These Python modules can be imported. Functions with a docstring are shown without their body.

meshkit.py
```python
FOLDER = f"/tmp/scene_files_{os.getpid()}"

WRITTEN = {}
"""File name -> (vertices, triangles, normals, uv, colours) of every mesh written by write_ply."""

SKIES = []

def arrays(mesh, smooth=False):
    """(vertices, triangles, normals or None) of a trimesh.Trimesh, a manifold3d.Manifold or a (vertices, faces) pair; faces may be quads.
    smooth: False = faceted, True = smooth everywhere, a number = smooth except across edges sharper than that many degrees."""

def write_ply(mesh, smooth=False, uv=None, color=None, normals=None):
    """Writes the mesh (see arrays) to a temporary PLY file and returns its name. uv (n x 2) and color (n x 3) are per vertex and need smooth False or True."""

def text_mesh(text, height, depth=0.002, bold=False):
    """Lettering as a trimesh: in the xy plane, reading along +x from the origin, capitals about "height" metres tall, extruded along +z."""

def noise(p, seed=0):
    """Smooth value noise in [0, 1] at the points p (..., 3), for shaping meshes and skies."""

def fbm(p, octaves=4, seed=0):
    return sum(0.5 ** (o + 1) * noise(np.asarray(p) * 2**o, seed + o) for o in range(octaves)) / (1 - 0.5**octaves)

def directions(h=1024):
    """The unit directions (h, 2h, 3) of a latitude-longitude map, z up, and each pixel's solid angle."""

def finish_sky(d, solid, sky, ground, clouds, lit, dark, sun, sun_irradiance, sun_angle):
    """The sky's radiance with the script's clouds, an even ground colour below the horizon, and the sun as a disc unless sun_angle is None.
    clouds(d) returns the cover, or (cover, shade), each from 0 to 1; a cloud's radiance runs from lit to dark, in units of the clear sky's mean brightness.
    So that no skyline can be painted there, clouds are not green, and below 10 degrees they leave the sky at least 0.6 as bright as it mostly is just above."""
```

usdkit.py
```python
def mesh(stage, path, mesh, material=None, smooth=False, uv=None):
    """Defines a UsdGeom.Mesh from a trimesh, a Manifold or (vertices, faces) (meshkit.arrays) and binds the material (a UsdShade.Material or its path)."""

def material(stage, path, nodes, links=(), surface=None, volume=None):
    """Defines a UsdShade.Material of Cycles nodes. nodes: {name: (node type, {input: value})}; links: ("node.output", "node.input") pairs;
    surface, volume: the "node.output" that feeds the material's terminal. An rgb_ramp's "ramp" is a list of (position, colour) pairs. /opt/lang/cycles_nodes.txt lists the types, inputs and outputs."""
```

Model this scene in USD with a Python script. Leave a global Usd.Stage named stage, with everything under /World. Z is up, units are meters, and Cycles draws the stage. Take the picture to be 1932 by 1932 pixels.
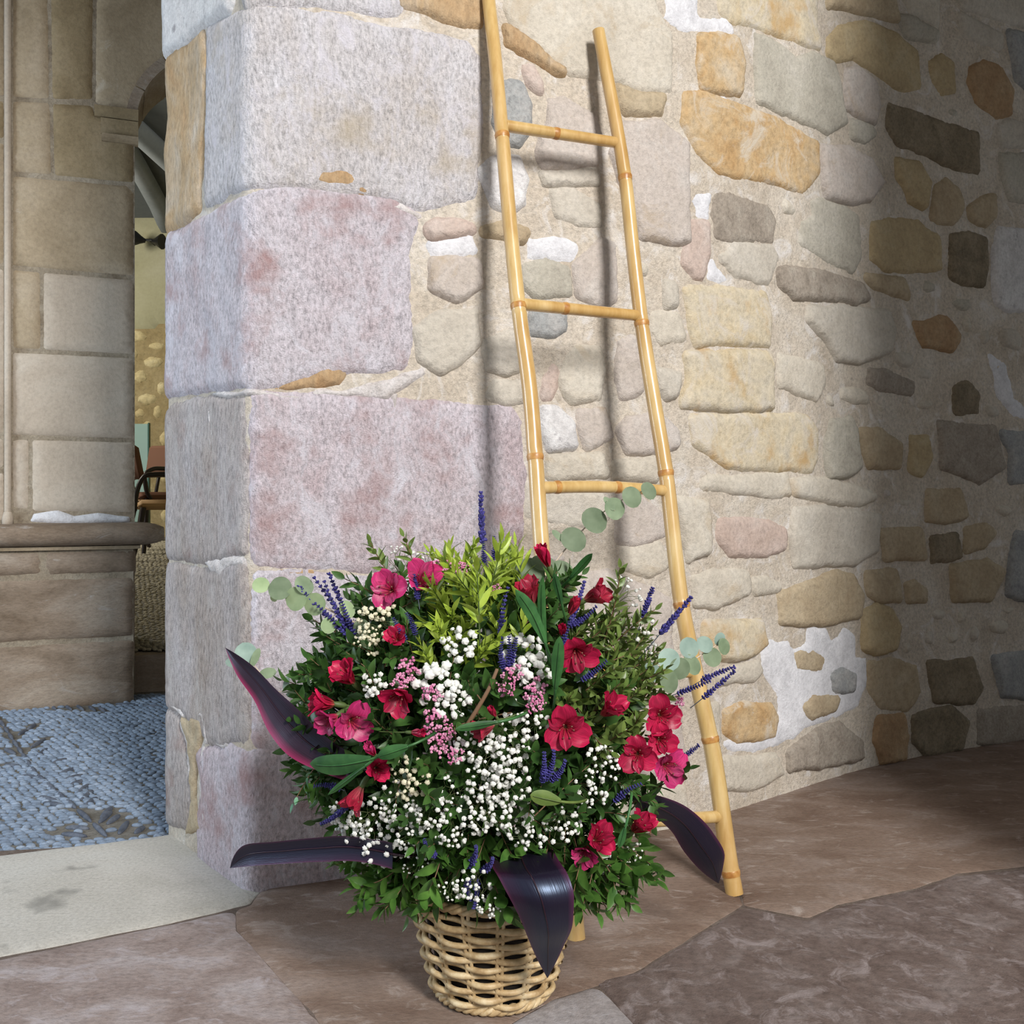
import math, random
import numpy as np
import trimesh
import shapely
from shapely.geometry import Polygon, LineString, Point, box as sbox
from shapely.ops import unary_union
from scipy.spatial import Delaunay
from pxr import Usd, UsdGeom, UsdLux, UsdShade, Gf, Sdf, Vt
import usdkit, meshkit

stage = Usd.Stage.CreateInMemory()
UsdGeom.SetStageUpAxis(stage, UsdGeom.Tokens.z)
UsdGeom.SetStageMetersPerUnit(stage, 1.0)
UsdGeom.Xform.Define(stage, '/World')
UsdGeom.Scope.Define(stage, '/World/Looks')

# ------------------------------------------------------------------ camera
FPX, CX, HY, EYE = 1900.0, 966.0, 930.0, 1.0          # focal length and horizon of the photograph, eye height
cam = UsdGeom.Camera.Define(stage, '/World/camera')
cam.CreateHorizontalApertureAttr(36.0)
cam.CreateVerticalApertureAttr(36.0)
cam.CreateFocalLengthAttr(36.0 * FPX / 1932)
cam.CreateVerticalApertureOffsetAttr(-36.0 * (966 - HY) / 1932)
cam.CreateClippingRangeAttr(Gf.Vec2f(0.05, 200))
cam.AddTranslateOp().Set(Gf.Vec3d(0, 0, EYE))
cam.AddRotateXOp().Set(90.0)
cam.CreateExposureAttr(0.09)

# ------------------------------------------------------------------ daylight
def aim(prim, pos, to):
    m = Gf.Matrix4d().SetLookAt(Gf.Vec3d(*pos), Gf.Vec3d(*to), Gf.Vec3d(0, 0, 1)).GetInverse()
    prim.AddTransformOp().Set(m)

def window_light(name, pos, to, w, h, power, col):
    l = UsdLux.RectLight.Define(stage, '/World/' + name)
    l.CreateWidthAttr(w); l.CreateHeightAttr(h); l.CreateIntensityAttr(power); l.CreateColorAttr(Gf.Vec3f(*col))
    aim(l, pos, to)

dome = UsdLux.DomeLight.Define(stage, '/World/sky_light')
dome.CreateIntensityAttr(0.13)
dome.CreateColorAttr(Gf.Vec3f(0.86, 0.93, 1.0))
window_light('window_daylight', (2.75, -3.6, 4.7), (0.0, 2.85, 1.3), 1.15, 2.2, 90.0, (1.0, 0.97, 0.94))
window_light('courtyard_daylight', (-4.6, 2.1, 1.95), (-1.6, 3.9, 0.3), 1.6, 1.9, 11.0, (0.72, 0.86, 1.0))
window_light('far_room_daylight', (-5.2, 7.2, 3.2), (-3.3, 9.0, 1.2), 1.0, 1.6, 22.0, (1.0, 0.95, 0.84))

# ------------------------------------------------------------------ helpers
rng = np.random.default_rng(7)
names = {}

def fresh(parent, name):
    k = (parent, name)
    n = names.get(k, 0)
    names[k] = n + 1
    return f'{parent}/{name}' if n == 0 else f'{parent}/{name}_{n:03d}'

def tag(p, label=None, cat=None, group=None, kind=None):
    p = p.GetPrim() if hasattr(p, 'GetPrim') else p
    for k, v in (('label', label), ('category', cat), ('group', group), ('kind', kind)):
        if v:
            p.SetCustomDataByKey(k, v)
    return p

def obj(name, mesh, mat, parent='/World', smooth=True, uv=None, label=None, kind=None):
    path = fresh(str(parent), name)
    m = usdkit.mesh(stage, path, mesh, mat, smooth=smooth, uv=uv)
    if label or kind:
        tag(m, label, None, None, kind)
    return path

def thing(name, label=None, cat=None, group=None, kind=None, matrix=None, loc=None):
    path = fresh('/World', name)
    x = UsdGeom.Xform.Define(stage, path)
    if matrix is not None:
        x.AddTransformOp().Set(Gf.Matrix4d(*np.asarray(matrix, float).T.ravel().tolist()))
    elif loc is not None:
        x.AddTranslateOp().Set(Gf.Vec3d(*map(float, loc)))
    tag(x, label, cat, group, kind)
    return path

def shape_class(name):
    path = '/World/' + name
    stage.CreateClassPrim(path).SetTypeName('Xform')
    return path

def copy_of(cls, name, matrix, label, cat, group=None):
    path = thing(name, label, cat, group, matrix=matrix)
    p = stage.GetPrimAtPath(path)
    p.GetReferences().AddInternalReference(cls)
    p.SetInstanceable(True)
    return path

def lin(c):
    c = np.asarray(c, float) / 255
    return tuple(np.where(c < 0.04045, c / 12.92, ((c + 0.055) / 1.055) ** 2.4))

def unit(v):
    v = np.asarray(v, float)
    return v / max(np.linalg.norm(v), 1e-12)

def cat_mesh(ms):
    return trimesh.util.concatenate(ms)

def tube(pts, r, sides=8, cap=True):
    """A tube along the points; r a number or one per point."""
    P = np.asarray(pts, float)
    n = len(P)
    R = np.broadcast_to(np.asarray(r, float), (n,))
    T = np.gradient(P, axis=0)
    T /= np.maximum(np.linalg.norm(T, axis=1, keepdims=True), 1e-9)
    a = np.array([0, 0, 1.0]) if abs(T[0][2]) < 0.9 else np.array([1.0, 0, 0])
    N = unit(np.cross(T[0], a))
    V = []
    ang = np.arange(sides) * 2 * np.pi / sides
    for i in range(n):
        N = unit(N - T[i] * (N @ T[i]))
        B = np.cross(T[i], N)
        V.append(P[i] + R[i] * (np.cos(ang)[:, None] * N + np.sin(ang)[:, None] * B))
    V = np.vstack(V)
    F = []
    for i in range(n - 1):
        for j in range(sides):
            a0, a1 = i * sides + j, i * sides + (j + 1) % sides
            F += [[a0, a1, a1 + sides], [a0, a1 + sides, a0 + sides]]
    if cap:
        V = np.vstack([V, P[0], P[-1]])
        c0, c1 = n * sides, n * sides + 1
        for j in range(sides):
            F += [[c0, (j + 1) % sides, j], [c1, (n - 1) * sides + j, (n - 1) * sides + (j + 1) % sides]]
    return trimesh.Trimesh(V, np.array(F), process=False)

def smooth_path(pts, n=40):
    from scipy.interpolate import PchipInterpolator
    P = np.asarray(pts, float)
    t = np.r_[0, np.cumsum(np.linalg.norm(np.diff(P, axis=0), axis=1))]
    return PchipInterpolator(t, P, axis=0)(np.linspace(0, t[-1], n))

def bx(c, size, bevel=0.0):
    s = np.asarray(size, float)
    if bevel <= 0:
        m = trimesh.creation.box(s)
    else:
        c8 = np.array([[i, j, k] for i in (-1, 1) for j in (-1, 1) for k in (-1, 1)], float)
        pts = []
        for ax in range(3):
            q = c8 * (s / 2 - bevel)
            q[:, ax] = c8[:, ax] * s[ax] / 2
            pts.append(q)
        m = trimesh.convex.convex_hull(np.vstack(pts))
    m.apply_translation(c)
    return m

def ray(px, py):
    return np.array([(px - CX) / FPX, 1.0, (HY - py) / FPX])

def at(px, py, y):
    """The point of the photograph's ray at distance y in front of the eye."""
    return np.array([0, 0, EYE]) + ray(px, py) * y

# ------------------------------------------------------------------ materials
def mat(name, nodes, links, surface):
    return usdkit.material(stage, '/World/Looks/' + name, nodes, links, surface)

def stone_mat(name, cols, scale=5.0, fine=70.0, fine_amt=0.30, bump=0.8, rough=0.9, stretch=(1, 1, 1), vein=None, spot=None, grain=260.0, dist=0.006, distort=0.6):
    """Mottled stone: a large-scale ramp of colours, darker and lighter grain, optional pale veins and spots of another colour."""
    nodes = {
        'g': ('geometry', {}),
        'mp': ('mapping', {'scale': stretch}),
        'n1': ('noise_texture', {'scale': scale, 'detail': 6.0, 'roughness': 0.62, 'distortion': distort}),
        'r1': ('rgb_ramp', {'ramp': [(0.28 + 0.44 * i / max(len(cols) - 1, 1), lin(c)) for i, c in enumerate(cols)]}),
        'n2': ('noise_texture', {'scale': fine, 'detail': 5.0, 'roughness': 0.7}),
        'r2': ('rgb_ramp', {'ramp': [(0.30, (1 - fine_amt,) * 3), (0.5, (1, 1, 1)), (0.72, (1 + fine_amt * 0.8,) * 3)]}),
        'm2': ('mix', {'mix_type': 'multiply', 'fac': 1.0}),
        'n3': ('noise_texture', {'scale': grain, 'detail': 3.0, 'roughness': 0.7}),
        'add': ('math', {'math_type': 'multiply_add', 'value2': 0.4}),
        'b': ('bump', {'strength': bump, 'distance': dist}),
        'p': ('principled_bsdf', {'roughness': rough, 'specular_ior_level': 0.25}),
    }
    links = [('g.position', 'mp.vector'), ('mp.vector', 'n1.vector'), ('mp.vector', 'n2.vector'), ('g.position', 'n3.vector'),
             ('n1.fac', 'r1.fac'), ('n2.fac', 'r2.fac'), ('r1.color', 'm2.color1'), ('r2.color', 'm2.color2'),
             ('n3.fac', 'add.value1'), ('n2.fac', 'add.value3'), ('add.value', 'b.height'), ('b.normal', 'p.normal')]
    last = 'm2.color'
    if vein:
        col, sc, lo, hi = vein
        nodes['nv'] = ('noise_texture', {'scale': sc, 'detail': 7.0, 'roughness': 0.68, 'distortion': 1.2})
        nodes['rv'] = ('rgb_ramp', {'ramp': [(lo, (0, 0, 0)), (hi, (1, 1, 1))]})
        nodes['mv'] = ('mix', {'mix_type': 'mix', 'color2': lin(col)})
        links += [('mp.vector', 'nv.vector'), ('nv.fac', 'rv.fac'), ('rv.color', 'mv.fac'), (last, 'mv.color1')]
        last = 'mv.color'
    if spot:
        col, sc, lo, hi = spot
        nodes['ns'] = ('noise_texture', {'scale': sc, 'detail': 4.0, 'roughness': 0.6, 'dimensions': '4D', 'w': 3.7})
        nodes['rs'] = ('rgb_ramp', {'ramp': [(lo, (0, 0, 0)), (hi, (0.85, 0.85, 0.85))]})
        nodes['ms'] = ('mix', {'mix_type': 'mix', 'color2': lin(col)})
        links += [('g.position', 'ns.vector'), ('ns.fac', 'rs.fac'), ('rs.color', 'ms.fac'), (last, 'ms.color1')]
        last = 'ms.color'
    links.append((last, 'p.base_color'))
    return mat(name, nodes, links, 'p.BSDF')

T = {}
T['yellow'] = stone_mat('stone_yellow', [(190, 182, 166), (200, 188, 164), (192, 174, 140)], 9, 60, 0.24, vein=((204, 196, 184), 8, 0.52, 0.66), spot=((188, 156, 108), 6.0, 0.54, 0.66))
T['orange'] = stone_mat('stone_orange', [(194, 180, 158), (190, 164, 126), (178, 142, 96)], 8, 60, 0.26, vein=((202, 190, 172), 7, 0.52, 0.64))
T['cream'] = stone_mat('stone_cream', [(186, 178, 164), (198, 190, 176), (204, 198, 186)], 6, 70, 0.2, vein=((186, 170, 146), 5, 0.56, 0.76))
T['greycream'] = stone_mat('stone_grey_cream', [(180, 172, 160), (192, 185, 173), (200, 194, 184)], 6, 70, 0.2)
T['grey'] = stone_mat('stone_grey', [(164, 158, 146), (180, 175, 162), (192, 187, 176)], 6, 80, 0.22)
T['bluegrey'] = stone_mat('stone_blue_grey', [(140, 142, 144), (158, 160, 160), (176, 174, 172)], 14, 90, 0.28)
T['darkgrey'] = stone_mat('stone_dark_grey', [(142, 132, 120), (158, 148, 136), (172, 164, 152)], 12, 90, 0.30)
T['dark'] = stone_mat('stone_dark', [(112, 102, 84), (132, 120, 100), (150, 138, 118)], 10, 80, 0.32)
T['brown'] = stone_mat('stone_brown', [(164, 146, 120), (176, 160, 134), (186, 172, 148)], 8, 70, 0.22)
T['brownyellow'] = stone_mat('stone_brown_yellow', [(168, 150, 118), (180, 162, 128), (188, 174, 144)], 8, 70, 0.20)
T['rust'] = stone_mat('stone_rust', [(154, 124, 94), (168, 140, 108), (178, 156, 126)], 9, 70, 0.25)
T['pinkcream'] = stone_mat('stone_pink_cream', [(182, 172, 162), (192, 182, 174), (198, 192, 186)], 7, 80, 0.22, vein=((178, 160, 136), 6, 0.57, 0.75))
T['pink'] = stone_mat('stone_pink', [(182, 162, 150), (192, 174, 164), (198, 186, 178)], 8, 80, 0.22)
T['white'] = stone_mat('stone_white', [(196, 194, 194), (212, 210, 210), (222, 222, 222)], 14, 90, 0.22, spot=((140, 136, 140), 26, 0.60, 0.72))
T['plaster'] = stone_mat('lime_plaster', [(198, 198, 202), (216, 216, 220), (226, 226, 230)], 18, 90, 0.16, bump=0.7)
T['crust'] = stone_mat('lime_crust', [(192, 184, 180), (208, 202, 200), (220, 216, 216)], 20, 120, 0.3, bump=0.9)
T['mortar'] = stone_mat('lime_mortar', [(190, 177, 160), (204, 193, 178), (214, 206, 194)], 6, 90, 0.30, bump=0.9, vein=((224, 219, 214), 9, 0.54, 0.68), dist=0.008)
PV = ((226, 223, 232), 14, 0.52, 0.72)
T['pier'] = stone_mat('ashlar_lavender', [(196, 180, 184), (208, 201, 208), (219, 215, 224)], 5.5, 120, 0.46, bump=1.0, vein=PV, stretch=(1, 1, 0.55), dist=0.010, spot=((176, 142, 140), 7, 0.53, 0.70))
T['pierpink'] = stone_mat('ashlar_pink', [(194, 174, 178), (207, 196, 202), (219, 212, 221)], 5.0, 120, 0.46, bump=1.0, vein=PV, stretch=(1, 1, 0.55), dist=0.010, spot=((172, 134, 130), 6, 0.51, 0.70))
T['piergrey'] = stone_mat('ashlar_grey', [(196, 188, 182), (208, 204, 206), (219, 218, 224)], 5.5, 120, 0.44, bump=1.0, vein=PV, stretch=(1, 1, 0.5), dist=0.010, spot=((190, 176, 152), 6, 0.57, 0.76))
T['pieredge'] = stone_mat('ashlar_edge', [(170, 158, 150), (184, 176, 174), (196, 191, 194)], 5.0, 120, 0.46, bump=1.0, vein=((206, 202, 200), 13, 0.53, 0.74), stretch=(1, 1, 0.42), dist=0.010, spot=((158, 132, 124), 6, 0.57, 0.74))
T['ochre'] = stone_mat('ashlar_ochre', [(166, 132, 94), (178, 154, 122), (190, 178, 162)], 7, 80, 0.3, bump=0.85, stretch=(1, 1, 0.5))
T['wallblock'] = stone_mat('left_wall_block', [(142, 126, 102), (166, 150, 126), (176, 162, 142)], 2.2, 60, 0.18, bump=0.35, vein=((188, 178, 162), 3.2, 0.62, 0.72))
T['wallblock2'] = stone_mat('left_wall_block_dark', [(118, 102, 76), (146, 130, 102), (162, 146, 120)], 2.6, 60, 0.2, bump=0.35)
T['wallblock3'] = stone_mat('left_wall_block_pale', [(168, 155, 139), (182, 169, 153), (190, 180, 166)], 2.0, 60, 0.15, bump=0.3)
T['dado'] = stone_mat('left_wall_dado', [(112, 96, 80), (142, 126, 110), (162, 150, 136)], 2.6, 50, 0.24, bump=0.5, stretch=(1, 1, 2.5), vein=((178, 172, 166), 3.5, 0.60, 0.72))
T['joint'] = stone_mat('left_wall_joint', [(124, 110, 92), (152, 140, 122), (172, 162, 146)], 6, 80, 0.3)
T['slabpale'] = stone_mat('slab_pale', [(164, 160, 150), (182, 178, 170), (190, 188, 182)], 2.2, 110, 0.22, bump=0.35, spot=((132, 130, 124), 3.0, 0.60, 0.66))
T['slab'] = stone_mat('slab_mottled', [(120, 104, 97), (146, 133, 128), (164, 156, 156)], 5.5, 60, 0.30, bump=0.45, rough=0.75, stretch=(1, 1.5, 1), vein=((170, 162, 164), 11, 0.53, 0.70))
T['slab2'] = stone_mat('slab_brown', [(104, 84, 72), (126, 108, 96), (144, 130, 122)], 3.0, 60, 0.24, bump=0.4, rough=0.72, stretch=(1, 2.0, 1), vein=((160, 148, 140), 10, 0.55, 0.72))
T['slab3'] = stone_mat('slab_purple', [(90, 76, 71), (107, 94, 89), (126, 116, 113)], 8.0, 50, 0.32, bump=0.5, rough=0.75, vein=((144, 134, 133), 14, 0.53, 0.68))
T['slab4'] = stone_mat('slab_bluish', [(128, 119, 115), (152, 146, 146), (170, 168, 172)], 5.0, 60, 0.28, bump=0.45, rough=0.72, vein=((188, 186, 190), 10, 0.58, 0.66))
T['grout'] = stone_mat('floor_grout', [(88, 76, 68), (106, 94, 86), (124, 114, 106)], 10, 80, 0.3)
T['pebble'] = stone_mat('pebble_grey', [(94, 104, 118), (120, 134, 152), (150, 162, 178)], 22, 120, 0.2, bump=0.2, rough=0.6)
T['pebbledark'] = stone_mat('pebble_slate', [(66, 72, 84), (88, 94, 106), (110, 116, 126)], 20, 120, 0.25, bump=0.3, rough=0.6)
T['earth'] = stone_mat('pebble_bed', [(92, 88, 80), (116, 112, 104), (132, 128, 122)], 12, 90, 0.3)
T['farstone'] = stone_mat('far_rubble', [(170, 152, 110), (190, 174, 132), (204, 192, 156)], 4, 30, 0.25)
T['farmortar'] = stone_mat('far_mortar', [(128, 110, 74), (150, 134, 98), (170, 154, 118)], 4, 30, 0.25)
T['farpebble'] = stone_mat('far_pebble', [(128, 120, 104), (160, 152, 132), (186, 178, 156)], 30, 80, 0.25)
T['farplaster'] = stone_mat('far_plaster', [(150, 146, 116), (158, 154, 126), (168, 164, 140)], 2, 30, 0.08, bump=0.1)
T['farvault'] = stone_mat('far_vault', [(92, 96, 96), (102, 106, 106), (112, 114, 114)], 2, 30, 0.08, bump=0.1)
T['farrib'] = stone_mat('far_rib', [(126, 132, 134), (136, 142, 144), (146, 150, 152)], 2, 30, 0.08, bump=0.1)

# ------------------------------------------------------------------ surfaces that stones are laid on
class Wall:
    """A vertical surface over a plan polyline; s runs along it (left to right), z up, h outwards."""
    def __init__(self, pts, fillet=None):
        P = [np.array(p, float) for p in pts]
        out = [P[0]]
        for i in range(1, len(P) - 1):
            r = (fillet or {}).get(i, 0)
            if r:
                a, b = unit(P[i - 1] - P[i]), unit(P[i + 1] - P[i])
                for t in np.linspace(0, 1, 7):
                    out.append((1 - t) ** 2 * (P[i] + a * r) + 2 * t * (1 - t) * P[i] + t * t * (P[i] + b * r))
            else:
                out.append(P[i])
        out.append(P[-1])
        self.P = np.array(out)
        d = np.diff(self.P, axis=0)
        self.S = np.r_[0, np.cumsum(np.linalg.norm(d, axis=1))]
        n = np.stack([d[:, 1], -d[:, 0]], 1)
        n /= np.linalg.norm(n, axis=1, keepdims=True)
        vn = np.vstack([n[:1], n[:-1] + n[1:], n[-1:]])
        self.N = vn / np.linalg.norm(vn, axis=1, keepdims=True)

    def xyz(self, s, z, h):
        p = np.stack([np.interp(s, self.S, self.P[:, k]) for k in (0, 1)], -1)
        n = np.stack([np.interp(s, self.S, self.N[:, k]) for k in (0, 1)], -1)
        n /= np.linalg.norm(n, axis=-1, keepdims=True)
        q = p + n * np.asarray(h)[..., None]
        return np.stack([q[..., 0], q[..., 1], np.broadcast_to(z, q[..., 0].shape)], -1)

    def pix(self, px, py, first=0):
        """(s, z) of the point seen at a pixel."""
        u = (px - CX) / FPX
        best = None
        for i in range(first, len(self.P) - 1):
            a, b = self.P[i], self.P[i + 1]
            e = b - a
            den = e[0] - u * e[1]
            if abs(den) < 1e-9:
                continue
            t = (u * a[1] - a[0]) / den
            lo = -1e9 if i == first else 0
            hi = 1e9 if i == len(self.P) - 2 else 1
            if lo <= t <= hi:
                y = a[1] + t * e[1]
                if y > 0.2 and (best is None or y < best[1]):
                    best = (self.S[i] + t * (self.S[i + 1] - self.S[i]), y)
        if best is None:
            return self.pix(px + 1.0, py, first)
        s, y = best
        return s, EYE + (HY - py) / FPX * y

class Floor:
    def __init__(self, z=0.0):
        self.z = z if callable(z) else (lambda x, y: z + 0 * x)

    def xyz(self, a, b, h):
        return np.stack([a, b, self.z(a, b) + h], -1)

def floor_px(px, py, z=0.0):
    y = (EYE - z) * FPX / (py - HY)
    return (px - CX) / FPX * y, y

def slab(surf, poly, h, grid=0.014, edge=0.012, rough=0.003, sink=0.012, wob=0.006, rnd=0.012, seed=0, bow=0.0, freq=14.0, grow=0.0, lean=0.0):
    """One stone: a polygon of the surface's two coordinates, rounded, with an irregular outline and a worn, uneven face."""
    g = Polygon(poly).buffer(0)
    if g.geom_type != 'Polygon':
        g = max(g.geoms, key=lambda q: q.area)
    rnd = min(rnd, 0.22 * math.sqrt(g.area))
    g2 = g.buffer(-rnd).buffer(2 * rnd).buffer(-rnd)
    if g2.is_empty or g2.geom_type != 'Polygon':
        g2 = g
    g = g2
    g = g.buffer(grow)
    ring = np.array(g.exterior.segmentize(grid * 0.9).coords)[:-1]
    w = np.stack([meshkit.fbm(np.c_[ring * 18, np.full(len(ring), 3.1 * seed)], 3, 5) - 0.5,
                  meshkit.fbm(np.c_[ring * 18, np.full(len(ring), 3.1 * seed + 50)], 3, 9) - 0.5], 1)
    ring = ring + w * 2 * wob
    g = Polygon(ring).buffer(0)
    if g.geom_type != 'Polygon':
        g = max(g.geoms, key=lambda q: q.area)
    ring = np.array(g.exterior.coords)[:-1]
    x0, y0, x1, y1 = g.bounds
    r = np.random.default_rng(seed + 11)
    gx, gy = np.meshgrid(np.arange(x0, x1, grid), np.arange(y0, y1, grid * 0.87))
    gx = gx + (np.arange(gx.shape[0])[:, None] % 2) * grid / 2
    q = np.c_[gx.ravel(), gy.ravel()] + r.uniform(-0.2, 0.2, (gx.size, 2)) * grid
    inside = shapely.contains_xy(g, q[:, 0], q[:, 1])
    q = q[inside]
    if len(q):
        d = shapely.distance(shapely.points(q), g.exterior)
        q = q[d > grid * 0.45]
    inner = np.array(g.buffer(-min(edge * 0.35, grid * 0.4)).exterior.coords)[:-1] if g.buffer(-grid * 0.4).geom_type == 'Polygon' and not g.buffer(-grid * 0.4).is_empty else np.zeros((0, 2))
    pts = np.vstack([ring, inner, q]) if len(q) or len(inner) else ring
    tri = Delaunay(pts).simplices
    c = pts[tri].mean(1)
    tri = tri[shapely.contains_xy(g, c[:, 0], c[:, 1])]
    e1, e2 = pts[tri[:, 1]] - pts[tri[:, 0]], pts[tri[:, 2]] - pts[tri[:, 0]]
    ar = e1[:, 0] * e2[:, 1] - e1[:, 1] * e2[:, 0]
    tri = tri[np.abs(ar) > 1e-9]
    ar = ar[np.abs(ar) > 1e-9]
    tri[ar < 0] = tri[ar < 0][:, ::-1]
    d = shapely.distance(shapely.points(pts), g.exterior)
    d[: len(ring)] = 0
    size = math.sqrt(g.area)
    n = meshkit.fbm(np.c_[pts * freq, np.full(len(pts), seed * 1.7)], 4, 3) - 0.5
    hh = -sink + (h + sink) * (1 - np.exp(-d / edge)) + rough * 2 * n * (1 - np.exp(-d / edge)) + bow * np.minimum(1, d / (0.3 * size))
    if lean:
        hh = hh + lean * np.clip((y1 - pts[:, 1]) / max(y1 - y0, 1e-6), 0, 1) * (1 - np.exp(-d / edge))
    return trimesh.Trimesh(surf.xyz(pts[:, 0], pts[:, 1], hh), tri, process=False), g

def sheet(surf, a0, a1, b0, b1, ga, gb, h=0.0, rough=0.004, freq=11.0, hole=None, seed=1):
    A, B = np.meshgrid(np.arange(a0, a1 + ga, ga), np.arange(b0, b1 + gb, gb))
    n = meshkit.fbm(np.stack([A * freq, B * freq, np.full(A.shape, 0.37 * seed)], -1), 4, 2) - 0.5
    V = surf.xyz(A.ravel(), B.ravel(), (h + 2 * rough * n).ravel())
    r, c = A.shape
    i = np.arange(r * c).reshape(r, c)
    F = np.vstack([np.stack([i[:-1, :-1], i[:-1, 1:], i[1:, 1:]], -1).reshape(-1, 3), np.stack([i[:-1, :-1], i[1:, 1:], i[1:, :-1]], -1).reshape(-1, 3)])
    if hole is not None:
        ctr = np.c_[A.ravel(), B.ravel()][F].mean(1)
        F = F[~shapely.contains_xy(hole, ctr[:, 0], ctr[:, 1])]
    return trimesh.Trimesh(V, F, process=False)

# ================================================================== main wall: ashlar pier on the left, rubble to the right
PLAN = [(-0.93, 4.9), (-1.018, 2.97), (-0.66, 2.53), (0.515, 3.02), (1.36, 3.73), (4.6, 5.35)]
MW = Wall(PLAN, {1: 0.03, 2: 0.035, 3: 0.35, 4: 0.35})
FIRST = 1
CORNER = float(np.interp(-1.018, MW.P[:10, 0], MW.S[:10])) if False else float(MW.S[np.argmin(np.abs(MW.P[:, 0] + 1.0185) + np.abs(MW.P[:, 1] - 2.965))])

def mw(px, py):
    s, z = MW.pix(max(px, 316), py, 3)
    if px <= 322:
        s = CORNER - 0.16
    if py <= 2:
        z += 0.35
    if px >= 1925:
        s += 0.12
    return s, z

wall = thing('wall_back', 'rough stone wall of pale ashlar pier and cream rubble behind the bamboo ladder', 'wall', kind='structure')
obj('mortar', sheet(MW, CORNER - 0.5, MW.S[-1] - 0.05, -0.04, 3.82, 0.015, 0.015, 0.0005, 0.0065, 22.0), T['mortar'], wall)

taken = []
def wstone(tone, pts, o=(0, 0), k=1.0, h=None, name='stone', **kw):
    poly = [mw(o[0] + k * x, o[1] + k * y) for x, y in pts]
    seed = len(taken) + 1
    a = dict(h=0.006 + 0.012 * rng.random(), grid=0.012, edge=0.007, rough=0.006, wob=0.009, rnd=0.009, seed=seed, grow=0.014, lean=0.013 * rng.random())
    if h is not None:
        a['h'] = h
    a.update(kw)
    m, g = slab(MW, poly, **a)
    taken.append(g)
    obj(name, m, T[tone], wall)

# pier courses (pixels of the photograph); each course turns the corner
PA = dict(lean=0.0, h=0.010, grid=0.015, edge=0.009, rough=0.006, wob=0.012, rnd=0.018, freq=9.0, grow=0.016, sink=0.008)
def block(tone, pts, **kw):
    a = dict(PA); a.update(kw)
    wstone(tone, pts, **a)

block('white', [(318, 0), (448, 0), (440, 18), (400, 40), (383, 58), (345, 88), (318, 92)], h=0.02)
block('piergrey', [(455, 0), (742, 0), (758, 28), (620, 14), (462, 14)])
block('ochre', [(318, 112), (350, 82), (386, 62), (392, 100), (390, 200), (384, 300), (380, 395), (350, 420), (318, 432)], rough=0.010)
block('piergrey', [(392, 52), (470, 24), (620, 26), (760, 62), (880, 78), (903, 110), (905, 260), (892, 372), (790, 396), (740, 372), (540, 348), (470, 352), (388, 388), (394, 200)])
block('pier', [(318, 446), (380, 416), (470, 372), (540, 356), (640, 366), (740, 382), (790, 410), (768, 470), (764, 560), (774, 640), (762, 696), (640, 700), (500, 728), (400, 733), (318, 744)])
block('pieredge', [(318, 808), (325, 768), (400, 750), (462, 754), (468, 900), (464, 1044), (390, 1060), (318, 1048)])
block('pierpink', [(476, 746), (600, 746), (740, 756), (960, 772), (980, 800), (986, 900), (984, 1000), (970, 1062), (700, 1076), (476, 1062)])
block('pieredge', [(318, 1066), (390, 1076), (466, 1062), (474, 1220), (470, 1396), (400, 1404), (345, 1340), (318, 1330)])
block('pier', [(480, 1078), (700, 1092), (972, 1078), (992, 1200), (986, 1420), (760, 1432), (480, 1404)])
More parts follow.
